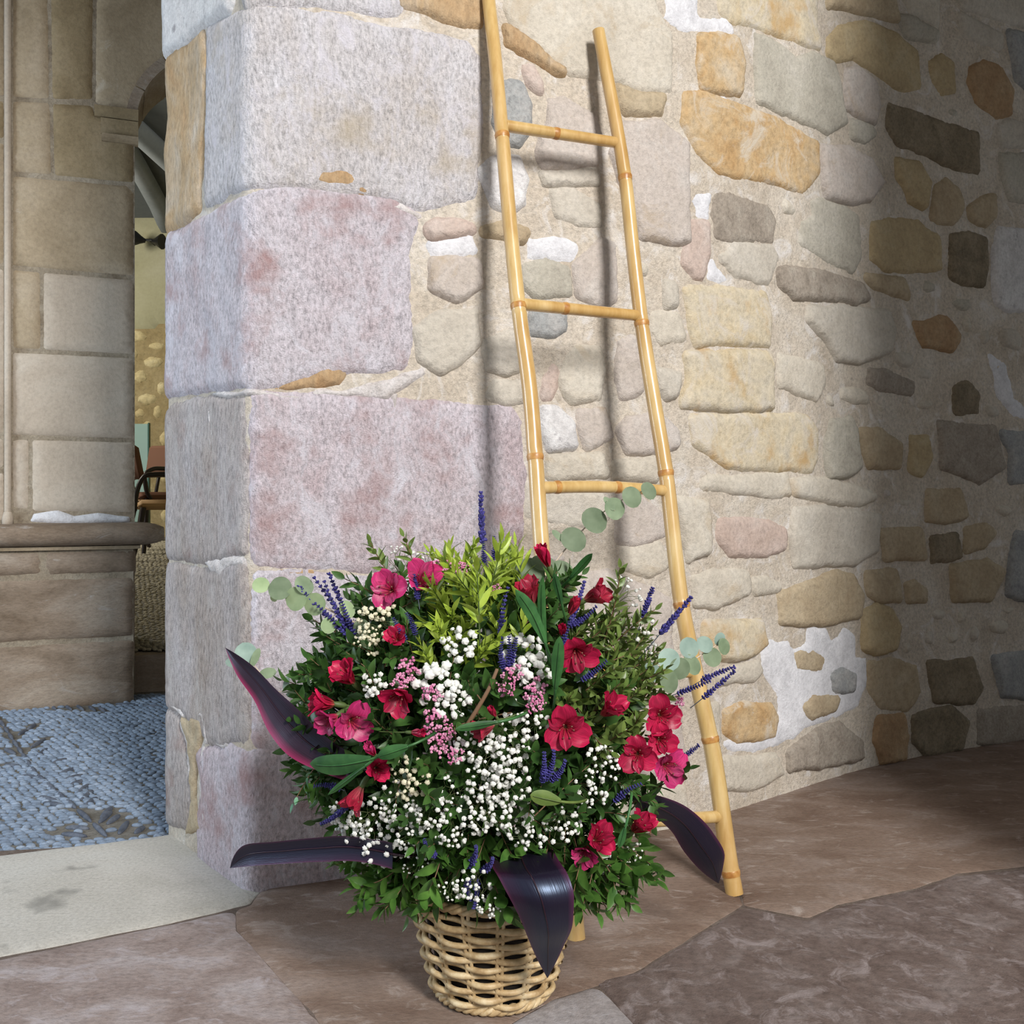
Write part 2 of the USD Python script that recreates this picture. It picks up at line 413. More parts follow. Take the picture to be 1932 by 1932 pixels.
block('pieredge', [(318, 1350), (340, 1350), (350, 1400), (366, 1480), (356, 1560), (318, 1566)], wob=0.006)
block('pierpink', [(372, 1420), (440, 1412), (472, 1420), (482, 1412), (760, 1446), (990, 1434), (1000, 1600), (990, 1700), (470, 1730), (380, 1640), (374, 1560), (384, 1480)])
block('ochre', [(500, 332), (580, 322), (700, 332), (764, 352), (740, 364), (620, 352), (540, 340)], h=0.012, grid=0.01)

# lime crust along the joints, drips, and the patched crack at the foot of the corner
CR = dict(lean=0.0, h=0.011, grid=0.007, edge=0.006, rough=0.008, wob=0.012, rnd=0.004, freq=30.0, grow=0.0, sink=0.004)
for tone, pts in [('crust', [(392, 742), (470, 732), (540, 744), (640, 734), (735, 712), (800, 690), (806, 706), (752, 742), (730, 756), (640, 748), (560, 756), (470, 748), (420, 754)]),
                  ('crust', [(380, 1056), (430, 1046), (466, 1052), (470, 1072), (440, 1074), (420, 1092), (400, 1078)]),
                  ('crust', [(395, 770), (402, 768), (410, 810), (404, 880), (398, 950), (392, 948), (398, 870), (400, 810)]),
                  ('crust', [(735, 742), (752, 740), (748, 790), (736, 840), (728, 838), (738, 790)]),
                  ('crust', [(598, 842), (608, 838), (606, 880), (600, 900)]),
                  ('crust', [(620, 368), (760, 382), (800, 404), (790, 416), (700, 386), (620, 378)]),
                  ('brown', [(344, 1352), (372, 1346), (388, 1352), (384, 1400), (374, 1440), (372, 1500), (388, 1576), (350, 1574), (362, 1500), (360, 1430), (352, 1390)]),
                  ('crust', [(318, 1338), (345, 1330), (352, 1348), (366, 1340), (388, 1334), (396, 1400), (388, 1402), (384, 1356), (366, 1352), (350, 1356), (340, 1346)]),
                  ('crust', [(340, 1352), (348, 1356), (362, 1400), (364, 1470), (356, 1530), (350, 1530), (358, 1460), (354, 1400)]),
                  ('crust', [(384, 1400), (392, 1420), (384, 1470), (392, 1560), (386, 1560), (378, 1480)]),
                  ('crust', [(392, 1392), (430, 1398), (440, 1420), (428, 1410), (396, 1404)]),
                  ('crust', [(392, 60), (400, 60), (398, 110), (408, 150), (398, 150), (392, 110)]),
                  ('ochre', [(600, 690), (640, 684), (664, 700), (640, 728), (560, 738), (500, 736), (540, 722)]),
                  ('ochre', [(520, 1074), (590, 1072), (620, 1086), (560, 1094)])]:
    wstone(tone, pts, **CR)

# rubble, traced course by course: (origin, scale, [tone, outline])
S1, S2 = 700 / 1932, 800 / 1932
R = [
 ((1232, 0), S1, [
  ('yellow', [(330, 0), (860, 0), (850, 130), (870, 255), (700, 200), (540, 150), (400, 110), (340, 50)]),
  ('cream', [(1200, 0), (1480, 0), (1480, 130), (1330, 70)]),
  ('brown', [(1000, 0), (1150, 0), (1270, 70), (1280, 110), (1050, 60), (900, 30)]),
  ('grey', [(1270, 85), (1350, 95), (1480, 160), (1460, 220), (1310, 190)]),
  ('orange', [(235, 190), (330, 175), (440, 200), (470, 330), (450, 500), (330, 480), (245, 460), (230, 320)]),
  ('grey', [(530, 170), (650, 230), (740, 310), (830, 280), (940, 330), (970, 450), (1000, 640), (910, 690), (780, 640), (540, 530), (525, 350)]),
  ('brownyellow', [(905, 200), (960, 140), (1100, 110), (1250, 170), (1370, 270), (1390, 460), (1280, 470), (1130, 360), (1040, 310), (950, 320), (900, 280)]),
  ('orange', [(160, 490), (260, 480), (420, 540), (640, 620), (860, 750), (860, 900), (780, 1000), (640, 960), (420, 920), (340, 900), (230, 790), (150, 650)]),
  ('pinkcream', [(1000, 370), (1060, 350), (1150, 420), (1170, 560), (1150, 640), (1050, 600), (990, 560)]),
  ('grey', [(1030, 625), (1130, 655), (1160, 700), (1100, 745), (1030, 720)]),
  ('pinkcream', [(880, 760), (1020, 770), (1130, 830), (1190, 960), (1130, 1040), (1040, 1060), (900, 1030), (875, 920)]),
  ('dark', [(1230, 540), (1400, 600), (1560, 650), (1690, 700), (1690, 900), (1540, 870), (1400, 800), (1270, 750), (1215, 660)]),
  ('brownyellow', [(1260, 830), (1380, 850), (1440, 960), (1410, 1090), (1330, 1040), (1270, 920)]),
  ('brown', [(1460, 980), (1520, 930), (1590, 990), (1615, 1080), (1560, 1170), (1440, 1140)]),
  ('rust', [(1650, 360), (1720, 310), (1820, 360), (1870, 470), (1860, 600), (1780, 610), (1680, 540), (1640, 430)]),
  ('greycream', [(1590, 60), (1700, 120), (1815, 180), (1815, 255), (1700, 220), (1610, 180)]),
  ('bluegrey', [(1840, 160), (1932, 170), (1932, 490), (1890, 420)]),
  ('greycream', [(1560, 0), (1800, 0), (1932, 80), (1932, 140), (1760, 90), (1600, 40)]),
  ('brownyellow', [(1440, 330), (1500, 280), (1560, 330), (1570, 480), (1500, 490), (1450, 420)]),
  ('brownyellow', [(1140, 1160), (1260, 1140), (1380, 1140), (1420, 1190), (1490, 1230), (1500, 1400), (1330, 1415), (1190, 1400), (1130, 1350)]),
  ('dark', [(1545, 1230), (1640, 1210), (1730, 1240), (1740, 1400), (1720, 1490), (1600, 1480), (1540, 1440)]),
  ('white', [(1800, 1190), (1932, 1190), (1932, 1600), (1840, 1620), (1780, 1580), (1760, 1480), (1765, 1300)]),
  ('grey', [(820, 1060), (870, 1040), (1000, 1080), (1070, 1120), (1080, 1330), (1040, 1420), (960, 1390), (850, 1330), (755, 1260), (770, 1160), (830, 1130)]),
  ('darkgrey', [(320, 1010), (400, 1010), (600, 1080), (640, 1150), (620, 1260), (480, 1250), (320, 1240), (305, 1130)]),
  ('plaster', [(180, 1040), (220, 1000), (300, 1010), (285, 1090), (285, 1140), (220, 1130)]),
  ('pink', [(185, 1155), (285, 1155), (285, 1330), (250, 1450), (200, 1440), (150, 1380)]),
  ('plaster', [(310, 1330), (330, 1400), (400, 1460), (330, 1480), (270, 1450)]),
  ('darkgrey', [(640, 1400), (700, 1390), (900, 1420), (1090, 1480), (1120, 1560), (1060, 1580), (900, 1560), (730, 1550), (660, 1490)]),
  ('yellow', [(160, 1500), (330, 1490), (580, 1530), (610, 1640), (600, 1800), (400, 1790), (210, 1800), (180, 1650)]),
  ('greycream', [(800, 1600), (1000, 1600), (1220, 1620), (1260, 1720), (1230, 1830), (1060, 1890), (950, 1870), (900, 1780), (800, 1660)]),
  ('grey', [(1800, 800), (1932, 780), (1932, 1060), (1860, 1040), (1820, 940)]),
  ('greycream', [(1790, 640), (1880, 620), (1932, 680), (1932, 760), (1800, 760)]),
  ('brown', [(1640, 1080), (1700, 1030), (1780, 1010), (1780, 1130), (1720, 1180), (1650, 1150)]),
  ('rust', [(1350, 1680), (1520, 1650), (1600, 1750), (1560, 1830), (1400, 1800)]),
  ('plaster', [(30, 0), (200, 0), (230, 100), (370, 90), (420, 150), (370, 185), (235, 175), (130, 150), (60, 90)]),
  ('plaster', [(290, 490), (400, 520), (440, 550), (330, 540)]),
  ('brown', [(1080, 1430), (1300, 1450), (1340, 1560), (1150, 1500)]),
  ('greycream', [(420, 1270), (620, 1280), (650, 1340), (600, 1480), (430, 1440), (340, 1350)]),
 ]),
 ((700, 0), S1, [
  ('cream', [(690, 20), (900, 0), (1350, 0), (1480, 40), (1560, 180), (1560, 480), (1400, 470), (1270, 420), (1030, 380), (950, 330), (880, 260), (720, 120)]),
  ('ochre', [(690, 130), (760, 160), (880, 270), (950, 340), (1060, 395), (960, 390), (820, 300), (700, 230)]),
  ('ochre', [(60, 0), (560, 0), (570, 140), (480, 130), (300, 70), (150, 30)]),
  ('brown', [(1270, 440), (1400, 490), (1540, 500), (1500, 600), (1330, 590), (1280, 530)]),
  ('pinkcream', [(1310, 640), (1500, 640), (1640, 750), (1640, 1000), (1650, 1270), (1400, 1240), (1330, 1000), (1240, 800)]),
  ('pinkcream', [(925, 520), (1000, 510), (1080, 570), (1160, 600), (1190, 700), (1180, 860), (1100, 870), (900, 880), (870, 800), (910, 650)]),
  ('bluegrey', [(650, 450), (720, 425), (780, 440), (830, 540), (830, 690), (770, 760), (690, 740), (640, 640)]),
  ('white', [(600, 840), (680, 800), (770, 830), (805, 930), (790, 1060), (740, 1100), (640, 1070), (580, 940), (570, 880)]),
  ('pink', [(790, 350), (840, 330), (880, 420), (890, 500), (830, 450)]),
  ('greycream', [(930, 990), (1050, 980), (1190, 1080), (1190, 1170), (1090, 1170), (960, 1120)]),
  ('pink', [(270, 1180), (330, 1150), (450, 1150), (540, 1180), (520, 1210), (320, 1240)]),
  ('brown', [(560, 1200), (690, 1160), (820, 1200), (800, 1260), (690, 1240), (600, 1230)]),
  ('plaster', [(290, 1265), (400, 1225), (520, 1225), (560, 1325), (400, 1335), (300, 1325)]),
  ('pinkcream', [(310, 1350), (440, 1340), (560, 1360), (570, 1500), (440, 1560), (300, 1500)]),
  ('grey', [(790, 1380), (900, 1360), (1030, 1400), (1030, 1540), (860, 1540), (780, 1480)]),
  ('plaster', [(820, 1250), (960, 1230), (1080, 1290), (1050, 1370), (900, 1335), (830, 1340)]),
  ('greycream', [(870, 900), (1060, 890), (1180, 880), (1190, 960), (1060, 960), (900, 970)]),
  ('pinkcream', [(1060, 1380), (1190, 1240), (1260, 1280), (1280, 1560), (1200, 1600), (1060, 1540)]),
  ('greycream', [(1520, 1460), (1590, 1480), (1590, 1600), (1530, 1610)]),
 ]),
 ((700, 500), S1, [
  ('greycream', [(220, 330), (350, 250), (550, 240), (560, 420), (460, 520), (350, 560), (250, 500)]),
  ('greycream', [(590, 400), (720, 340), (800, 360), (810, 520), (700, 570), (600, 540)]),
  ('bluegrey', [(830, 230), (1000, 250), (1010, 330), (950, 370), (830, 360)]),
  ('cream', [(1080, 420), (1190, 430), (1210, 560), (1180, 700), (1040, 720), (980, 600), (1010, 500)]),
  ('pink', [(900, 600), (960, 500), (975, 580), (930, 700), (880, 700)]),
  ('white', [(890, 740), (960, 740), (1050, 830), (1065, 950), (920, 960), (880, 850)]),
  ('pinkcream', [(1290, 400), (1360, 370), (1400, 500), (1420, 650), (1300, 700), (1270, 550)]),
  ('greycream', [(1480, 540), (1600, 560), (1590, 680), (1530, 700), (1490, 640)]),
  ('pinkcream', [(1280, 860), (1340, 800), (1480, 770), (1590, 860), (1600, 940), (1490, 980), (1330, 970)]),
  ('cream', [(920, 1000), (1200, 990), (1240, 1100), (920, 1110)]),
  ('greycream', [(800, 1130), (1000, 1190), (1210, 1190), (1250, 1300), (1180, 1370), (940, 1340), (800, 1300)]),
  ('pinkcream', [(1280, 1200), (1420, 1220), (1510, 1290), (1540, 1400), (1380, 1460), (1270, 1440)]),
  ('cream', [(1300, 1470), (1500, 1440), (1560, 1560), (1450, 1620), (1310, 1580)]),
  ('greycream', [(640, 600), (780, 610), (860, 700), (700, 720), (600, 680)]),
  ('pinkcream', [(1080, 760), (1220, 750), (1250, 900), (1120, 960), (1080, 860)]),
  ('cream', [(1460, 240), (1600, 250), (1640, 380), (1500, 420), (1450, 330)]),
  ('cream', [(1250, 1020), (1480, 1010), (1490, 1120), (1260, 1110)]),
 ]),
 ((1232, 650), S1, [
  ('yellow', [(170, 40), (600, 40), (620, 100), (610, 340), (400, 340), (130, 320), (180, 180)]),
  ('cream', [(650, 50), (880, 110), (890, 200), (850, 290), (760, 260), (650, 210)]),
  ('yellow', [(190, 370), (800, 370), (850, 450), (850, 600), (820, 660), (600, 650), (380, 640), (210, 520)]),
  ('grey', [(890, 500), (920, 400), (1030, 380), (1050, 440), (1070, 640), (1000, 690), (900, 690)]),
  ('brown', [(1070, 440), (1180, 440), (1290, 520), (1280, 640), (1120, 640), (1090, 560)]),
  ('brownyellow', [(1340, 480), (1430, 470), (1450, 600), (1400, 690), (1330, 660)]),
  ('cream', [(280, 690), (700, 670), (710, 790), (560, 785), (400, 765), (230, 735)], ),
  ('cream', [(720, 705), (900, 700), (1080, 750), (1180, 790), (1050, 840), (900, 815), (730, 780)]),
  ('cream', [(120, 800), (270, 820), (290, 900), (280, 1080), (180, 1130), (150, 950)]),
  ('pink', [(330, 920), (420, 900), (600, 920), (690, 960), (680, 1060), (560, 1100), (400, 1090), (330, 1010)]),
  ('greycream', [(730, 855), (880, 845), (1080, 875), (1180, 900), (1160, 1080), (1050, 1140), (850, 1150), (730, 1160), (715, 1000)]),
  ('cream', [(200, 1210), (320, 1180), (490, 1180), (500, 1290), (330, 1370), (220, 1360)]),
  ('cream', [(510, 1220), (580, 1210), (660, 1260), (650, 1290), (520, 1300)]),
  ('brown', [(650, 1300), (780, 1250), (950, 1180), (1040, 1200), (1090, 1310), (1070, 1420), (880, 1460), (660, 1450)]),
  ('brownyellow', [(1090, 1390), (1160, 1350), (1240, 1390), (1280, 1470), (1250, 1590), (1150, 1610), (1090, 1580)]),
  ('brown', [(1310, 1250), (1360, 1230), (1420, 1280), (1420, 1340), (1320, 1340)]),
  ('yellow', [(260, 1450), (560, 1440), (580, 1560), (500, 1620), (370, 1640), (260, 1590)]),
  ('brown', [(1120, 1650), (1240, 1640), (1370, 1680), (1390, 1800), (1330, 1910), (1180, 1890), (1110, 1780)]),
  ('cream', [(330, 1700), (540, 1650), (560, 1700), (520, 1740), (340, 1770)]),
  ('bluegrey', [(1880, 980), (1932, 980), (1932, 1380), (1840, 1300), (1850, 1150)]),
  ('brown', [(1620, 960), (1740, 930), (1790, 980), (1720, 1060), (1620, 1080)]),
  ('brown', [(1420, 760), (1600, 760), (1630, 900), (1520, 930), (1420, 920)]),
  ('dark', [(1560, 220), (1640, 190), (1700, 260), (1690, 360), (1570, 360)]),
  ('plaster', [(1740, 40), (1830, 90), (1880, 280), (1920, 400), (1870, 390), (1790, 250), (1760, 140)]),
  ('brown', [(1550, 1150), (1740, 1120), (1830, 1180), (1750, 1330), (1560, 1340)]),
  ('darkgrey', [(1480, 400), (1780, 430), (1830, 640), (1700, 720), (1500, 640)]),
  ('darkgrey', [(1120, 130), (1200, 130), (1360, 200), (1350, 260), (1180, 240), (1110, 200)]),
  ('brownyellow', [(900, 1000), (900, 1001), (901, 1000)]) if False else ('brown', [(1180, 960), (1400, 960), (1420, 1120), (1200, 1120)]),
  ('brown', [(1100, 1180), (1270, 1170), (1290, 1330), (1170, 1340), (1110, 1290)]),
  ('bluegrey', [(1800, 450), (1932, 470), (1932, 700), (1850, 720), (1850, 560)]),
  ('dark', [(1440, 1000), (1590, 980), (1600, 1110), (1450, 1140)]),
 ]),
 ((1132, 1132), S2, [
  ('plaster', [(735, 240), (770, 185), (850, 190), (870, 240), (930, 190), (940, 140), (1030, 125), (1050, 190), (1110, 130), (1160, 170), (1165, 260), (1215, 270), (1210, 400), (1180, 470), (1090, 530), (990, 560), (850, 640), (700, 690), (560, 680), (560, 650), (740, 630), (810, 560), (800, 470), (800, 420), (730, 300)]),
  ('brown', [(870, 240), (960, 220), (1045, 270), (1020, 320), (890, 310)]),
  ('brown', [(915, 490), (960, 440), (1085, 440), (1060, 500), (960, 540)]),
  ('bluegrey', [(1040, 340), (1100, 310), (1160, 340), (1150, 410), (1060, 420)]),
  ('orange', [(560, 500), (640, 470), (780, 480), (808, 540), (790, 620), (620, 645), (560, 600)]),
  ('rust', [(1260, 530), (1380, 520), (1400, 620), (1380, 730), (1280, 740), (1250, 640)]),
  ('dark', [(1420, 520), (1600, 480), (1680, 560), (1640, 680), (1480, 710), (1420, 640)]),
  ('dark', [(1480, 280), (1700, 270), (1740, 400), (1700, 470), (1520, 460)]),
  ('darkgrey', [(850, 690), (980, 590), (1090, 560), (1180, 640), (1190, 720), (1000, 760), (860, 770)]),
  ('bluegrey', [(1780, 260), (1932, 230), (1932, 470), (1830, 440)]),
  ('darkgrey', [(1720, 500), (1932, 490), (1932, 650), (1720, 660)]),
  ('cream', [(560, 720), (800, 710), (830, 790), (700, 860), (560, 860)]),
  ('cream', [(470, 480), (540, 470), (545, 640), (500, 690)]),
 ]),
]
for o, k, rows in R:
    for row in rows:
        wstone(row[0], row[1], o, k, **({'h': 0.006, 'wob': 0.015, 'lean': 0.0, 'edge': 0.01} if row[0] == 'plaster' else {}))
for tone, pts in [('pinkcream', [(1010, 1090), (1150, 1080), (1260, 1130), (1265, 1260), (1140, 1300), (1010, 1260)]), ('pinkcream', [(1010, 1290), (1140, 1320), (1280, 1290), (1290, 1450), (1150, 1480), (1010, 1450)]),
                  ('cream', [(1015, 1470), (1290, 1480), (1295, 1600), (1015, 1640)])]:
    wstone(tone, pts)

# small stones pinned into the wide joints, and the courses that go on beyond the picture
allg = unary_union([g.buffer(0.012) for g in taken])
tones = ['cream', 'greycream', 'pinkcream', 'cream', 'brown', 'grey', 'cream', 'greycream', 'brownyellow']
s_left = mw(790, 700)[0]
s_edge = mw(1932, 700)[0] + 0.1
extra = 0
s_lad = mw(1330, 700)[0]
for t in range(4600):
    out = t % 4 == 0
    s = rng.uniform(s_edge, MW.S[-1] - 0.6) if out else rng.uniform(s_left, s_edge)
    z = rng.uniform(0.02, 3.6)
    if not out and z < 0.05:
        continue
    a, b = (rng.uniform(0.09, 0.20), rng.uniform(0.05, 0.10)) if out or t < 900 else ((rng.uniform(0.05, 0.11), rng.uniform(0.03, 0.06)) if t < 2000 else (rng.uniform(0.025, 0.06), rng.uniform(0.018, 0.04)))
    n = rng.integers(6, 9)
    ang = np.sort((np.arange(n) + rng.uniform(-0.3, 0.3, n)) * 2 * np.pi / n)
    rr = rng.uniform(0.85, 1.1, n)
    sq = 1 / np.maximum(np.abs(np.cos(ang)), np.abs(np.sin(ang))) ** 0.6
    poly = np.c_[s + a * rr * sq * np.cos(ang), z + b * rr * sq * np.sin(ang)]
    g = Polygon(poly).buffer(0)
    if g.geom_type != 'Polygon' or allg.intersects(g):
        continue
    m, g = slab(MW, poly, h=0.006 + 0.009 * rng.random(), grid=0.02 if out else 0.011, edge=0.008, rough=0.006, wob=0.009, rnd=0.010, seed=500 + t, lean=0.008 * rng.random())
    allg = allg.union(g.buffer(0.010))
    obj('stone', m, T['crust' if not out and s < s_lad and t > 1500 and t % 3 == 0 else tones[rng.integers(len(tones))]], wall)
    extra += 1
    if extra > 340:
        break

# ================================================================== floor of the hall
floor = thing('floor', 'worn flagstone floor, pale by the pier and mottled purple brown elsewhere', 'floor', kind='structure')
FL = Floor(0.0)
def fl(pts):
    return [floor_px(x, y) for x, y in pts]
base = Polygon([(-4.2, 1.75), (-1.75, 2.78), (-1.0, 2.90), (-0.8, 3.2), (0.5, 3.4), (1.4, 4.1), (4.6, 5.6), (5.2, 1.2), (5.2, -1.2), (-4.2, -1.2)])
m = trimesh.creation.extrude_polygon(base, 0.06, engine='earcut'); m.apply_translation([0, 0, -0.066])
obj('grout', m, T['grout'], floor, smooth=False)
SL = dict(h=0.0, grid=0.03, edge=0.006, rough=0.0022, sink=0.006, grow=0.003, wob=0.006, rnd=0.02, freq=5.0)
slabs = [
 ('slabpale', [(-420, 1668), (0, 1612), (330, 1572), (352, 1560), (520, 1640), (470, 1702), (322, 1737), (0, 1801), (-420, 1885)]),
 ('slab', [(-420, 1892), (0, 1807), (322, 1742), (440, 1716), (444, 1752), (586, 1908), (700, 2060), (-420, 2100)]),
 ('slab2', [(476, 1704), (540, 1610), (900, 1570), (1345, 1500), (1398, 1703), (1196, 1830), (1044, 1878), (850, 1990), (704, 2055), (591, 1906), (449, 1750), (445, 1714)]),
 ('slab2', [(1350, 1500), (1500, 1440), (1660, 1420), (1932, 1370), (2300, 1340), (2300, 1590), (1803, 1644), (1732, 1669), (1579, 1702), (1525, 1727), (1405, 1703)]),
 ('slab3', [(1202, 1833), (1402, 1710), (1525, 1734), (1579, 1709), (1732, 1676), (1803, 1651), (2300, 1597), (2300, 2100), (1350, 2100), (1230, 1960), (1126, 1848)]),
 ('slab4', [(1044, 1884), (1190, 1838), (1121, 1852), (1225, 1963), (1340, 2100), (706, 2100), (702, 2062), (850, 1996)]),
]
for i, (tone, pts) in enumerate(slabs):
    m, g = slab(FL, fl(pts), seed=900 + i, **SL)
    obj('flagstone', m, T[tone], floor)
for i, (x0, x1, y0, y1) in enumerate([(-3.5, -1.9, -0.9, 1.4), (-1.88, -0.7, -0.9, 1.48), (-0.68, 0.6, -0.9, 1.50), (0.62, 1.6, -0.9, 1.52), (1.62, 3.2, -0.9, 1.4), (3.22, 5.0, -0.9, 1.6), (2.75, 3.9, 1.64, 4.9)]):
    m, g = slab(FL, [(x0, y0), (x1, y0), (x1, y1), (x0, y1)], seed=930 + i, **{**SL, 'grid': 0.07, 'edge': 0.02})
    obj('flagstone', m, T[['slab', 'slab4', 'slab3', 'slab2'][i % 4]], floor)

# dirt blotch and chips
# ================================================================== jamb on the right that shades the corner, and the vault above
JX = 1.60
J = thing('wall_right', 'stone jamb of the entrance arch outside the right edge', 'wall', kind='structure')
obj('core', bx((JX + 1.275, 1.72, 1.9), (2.50, 0.40, 3.8), 0.02), T['mortar'], J, smooth=False)
for k in range(9):
    z0 = 0.03 + k * 0.42
    for q in range(4):
        x0 = JX + q * 0.6 - (0.0 if k % 2 or q == 0 else 0.25)
        x1 = JX + (q + 1) * 0.6 - 0.012 - (0.0 if k % 2 else 0.25)
        obj('stone', bx(((x0 + x1) / 2, 1.72, z0 + 0.2), (x1 - x0, 0.44, 0.40), 0.015), T[tones[(k * 3 + q) % 9]], J, smooth=False)
ceil = thing('ceiling', 'plain vault over the hall and passage', 'ceiling', kind='structure')
obj('vault', bx((0.4, 3.5, 3.95), (9.2, 5.2, 0.25), 0.02), T['joint'], ceil, smooth=False)

# ================================================================== left wall with the small arch
dx = unit((1.0, 0.40))
LW0 = np.array([-1.91, 5.11])
LW = Wall([LW0 - dx * 2.2, LW0, LW0 + dx * 2.4])
SJ = 2.2                                            # s of the arch's left jamb
def lw(px, py):
    return LW.pix(px, py)
leftw = thing('wall_left', 'grey brown ashlar wall with a small arched doorway beyond the passage', 'wall', kind='structure')
spring = lw(256, 240)[1]
RA = 0.43
ang = np.linspace(math.pi, 0, 24)
hole = [(SJ, -0.5), (SJ, spring)] + [(SJ + RA + RA * math.cos(t), spring + RA * math.sin(t)) for t in ang] + [(SJ + 2 * RA, -0.5)]
holeg = Polygon(hole)
body = sbox(0.0, -0.1, 4.6, 3.83).difference(holeg.buffer(0.004))
core = trimesh.creation.extrude_polygon(body, 0.45, engine='earcut')
v = core.vertices.copy()
core = trimesh.Trimesh(LW.xyz(v[:, 0], v[:, 1], -v[:, 2] - 0.004), core.faces[:, ::-1], process=False)
obj('core', core, T['joint'], leftw, smooth=False)
LA = dict(h=0.010, grid=0.03, edge=0.010, rough=0.003, wob=0.003, rnd=0.012, sink=0.012, freq=5.0)
def lblock(tone, pts, name='stone', **kw):
    a = dict(LA); a.update(kw)
    poly = Polygon([lw(x, y) for x, y in pts]).buffer(0)
    if kw.pop('cut', True):
        poly = poly.difference(holeg)
    if poly.geom_type != 'Polygon':
        poly = max(poly.geoms, key=lambda q: q.area)
    a.pop('cut', None)
    m, g = slab(LW, list(poly.exterior.coords), seed=1200 + len(names), **a)
    obj(name, m, T[tone], leftw)
lblock('wallblock', [(22, -60), (92, -60), (94, 188), (22, 184)])
lblock('wallblock2', [(94, -60), (178, -60), (176, 190), (96, 188)])
lblock('wallblock', [(180, -60), (420, -60), (420, 300), (250, 300), (250, 214), (178, 196)])
lblock('wallblock', [(22, 188), (96, 192), (98, 330), (22, 326)])
lblock('wallblock2', [(98, 192), (176, 198), (180, 215), (254, 226), (254, 346), (100, 332)])
lblock('wallblock', [(22, 330), (254, 350), (254, 522), (22, 502)])
lblock('wallblock', [(22, 507), (78, 512), (78, 660), (22, 658)])
lblock('wallblock3', [(80, 512), (254, 527), (254, 670), (80, 661)])
lblock('wallblock3', [(22, 663), (254, 674), (254, 829), (22, 822)])
lblock('wallblock3', [(22, 826), (56, 828), (56, 962), (22, 962)])
lblock('wallblock3', [(59, 828), (254, 833), (252, 968), (59, 966)])
lblock('plaster', [(38, 984), (58, 978), (62, 968), (108, 960), (140, 972), (185, 966), (246, 974), (248, 986), (130, 992)], name='mortar_patch', h=0.013, grid=0.012)
lblock('wallblock', [(-160, -60), (9, -60), (9, 182), (-160, 176)])
lblock('wallblock2', [(-160, 182), (9, 188), (9, 262), (-160, 256)])
lblock('wallblock', [(-160, 262), (9, 268), (9, 500), (-160, 490)])
lblock('wallblock3', [(-160, 496), (9, 506), (9, 820), (-160, 814)])
lblock('wallblock3', [(-160, 820), (9, 826), (9, 884), (-160, 882)])
lblock('wallblock3', [(-160, 888), (9, 890), (9, 984), (-160, 984)])
# right of the arch (hidden by the pier)
for k in range(8):
    z0 = 0.02 + 0.46 * k
    p = sbox(SJ + 2 * RA + 0.02, z0, 4.55, z0 + 0.45)
    m, g = slab(LW, list(p.exterior.coords), seed=1300 + k, **{**LA, 'grid': 0.09})
    obj('stone', m, T['wallblock'], leftw)

def along(profile, s0, s1, n, taper=None):
    """A moulding: profile of (h, z) swept along the wall from s0 to s1."""
    pr = np.array(profile, float)
    s = np.linspace(s0, s1, n)
    V, F, k = [], [], len(pr)
    for i, si in enumerate(s):
        f = 1.0 if taper is None else taper(si)
        zc = pr[:, 1].mean()
        V.append(LW.xyz(np.full(k, si), zc + (pr[:, 1] - zc) * (0.35 + 0.65 * f), pr[:, 0] * f))
    for i in range(n - 1):
        for j in range(k):
            a, b = i * k + j, i * k + (j + 1) % k
            F += [[a, b, b + k], [a, b + k, a + k]]
    V = np.vstack(V)
    ends = [[0, j + 1, j] for j in range(1, k - 1)] + [[(n - 1) * k, (n - 1) * k + j, (n - 1) * k + j + 1] for j in range(1, k - 1)]
    m = trimesh.Trimesh(V, np.array(F + ends), process=False)
    m.fix_normals()
    return m

def impost(py0, py1, depth, px0=180):
    s0, z0 = lw(px0, (py0 + py1) / 2 - 8)
    za, zb = lw(262, py0)[1], lw(262, py1)[1]
    return along([(-0.02, zb), (depth * 0.5, zb), (depth, zb + (za - zb) * 0.35), (depth, za), (-0.02, za)], s0, SJ + 0.012, 6)
obj('impost', impost(214, 232, 0.05, 178), T['wallblock2'], leftw, smooth=25)
obj('impost', impost(234, 262, 0.03, 190), T['wallblock2'], leftw, smooth=25)
obj('impost', impost(264, 276, 0.045, 192), T['wallblock'], leftw, smooth=25)
# arch band of darker stone along the opening
arc = []
for i in range(7):
    t0, t1 = math.pi - i * 0.45 - 0.01, max(0.0, math.pi - (i + 1) * 0.45 + 0.01)
    tt = np.linspace(t0, t1, 6)
    ring = [(SJ + RA + RA * math.cos(t), spring + RA * math.sin(t)) for t in tt] + [(SJ + RA + (RA + 0.05) * math.cos(t), spring + (RA + 0.05) * math.sin(t)) for t in tt[::-1]]
    e = trimesh.creation.extrude_polygon(Polygon(ring), 0.47, engine='earcut')
    vv = e.vertices
    obj('arch_stone', trimesh.Trimesh(LW.xyz(vv[:, 0], vv[:, 1], 0.014 - vv[:, 2]), e.faces[:, ::-1], process=False), T['dado'], leftw, smooth=False)

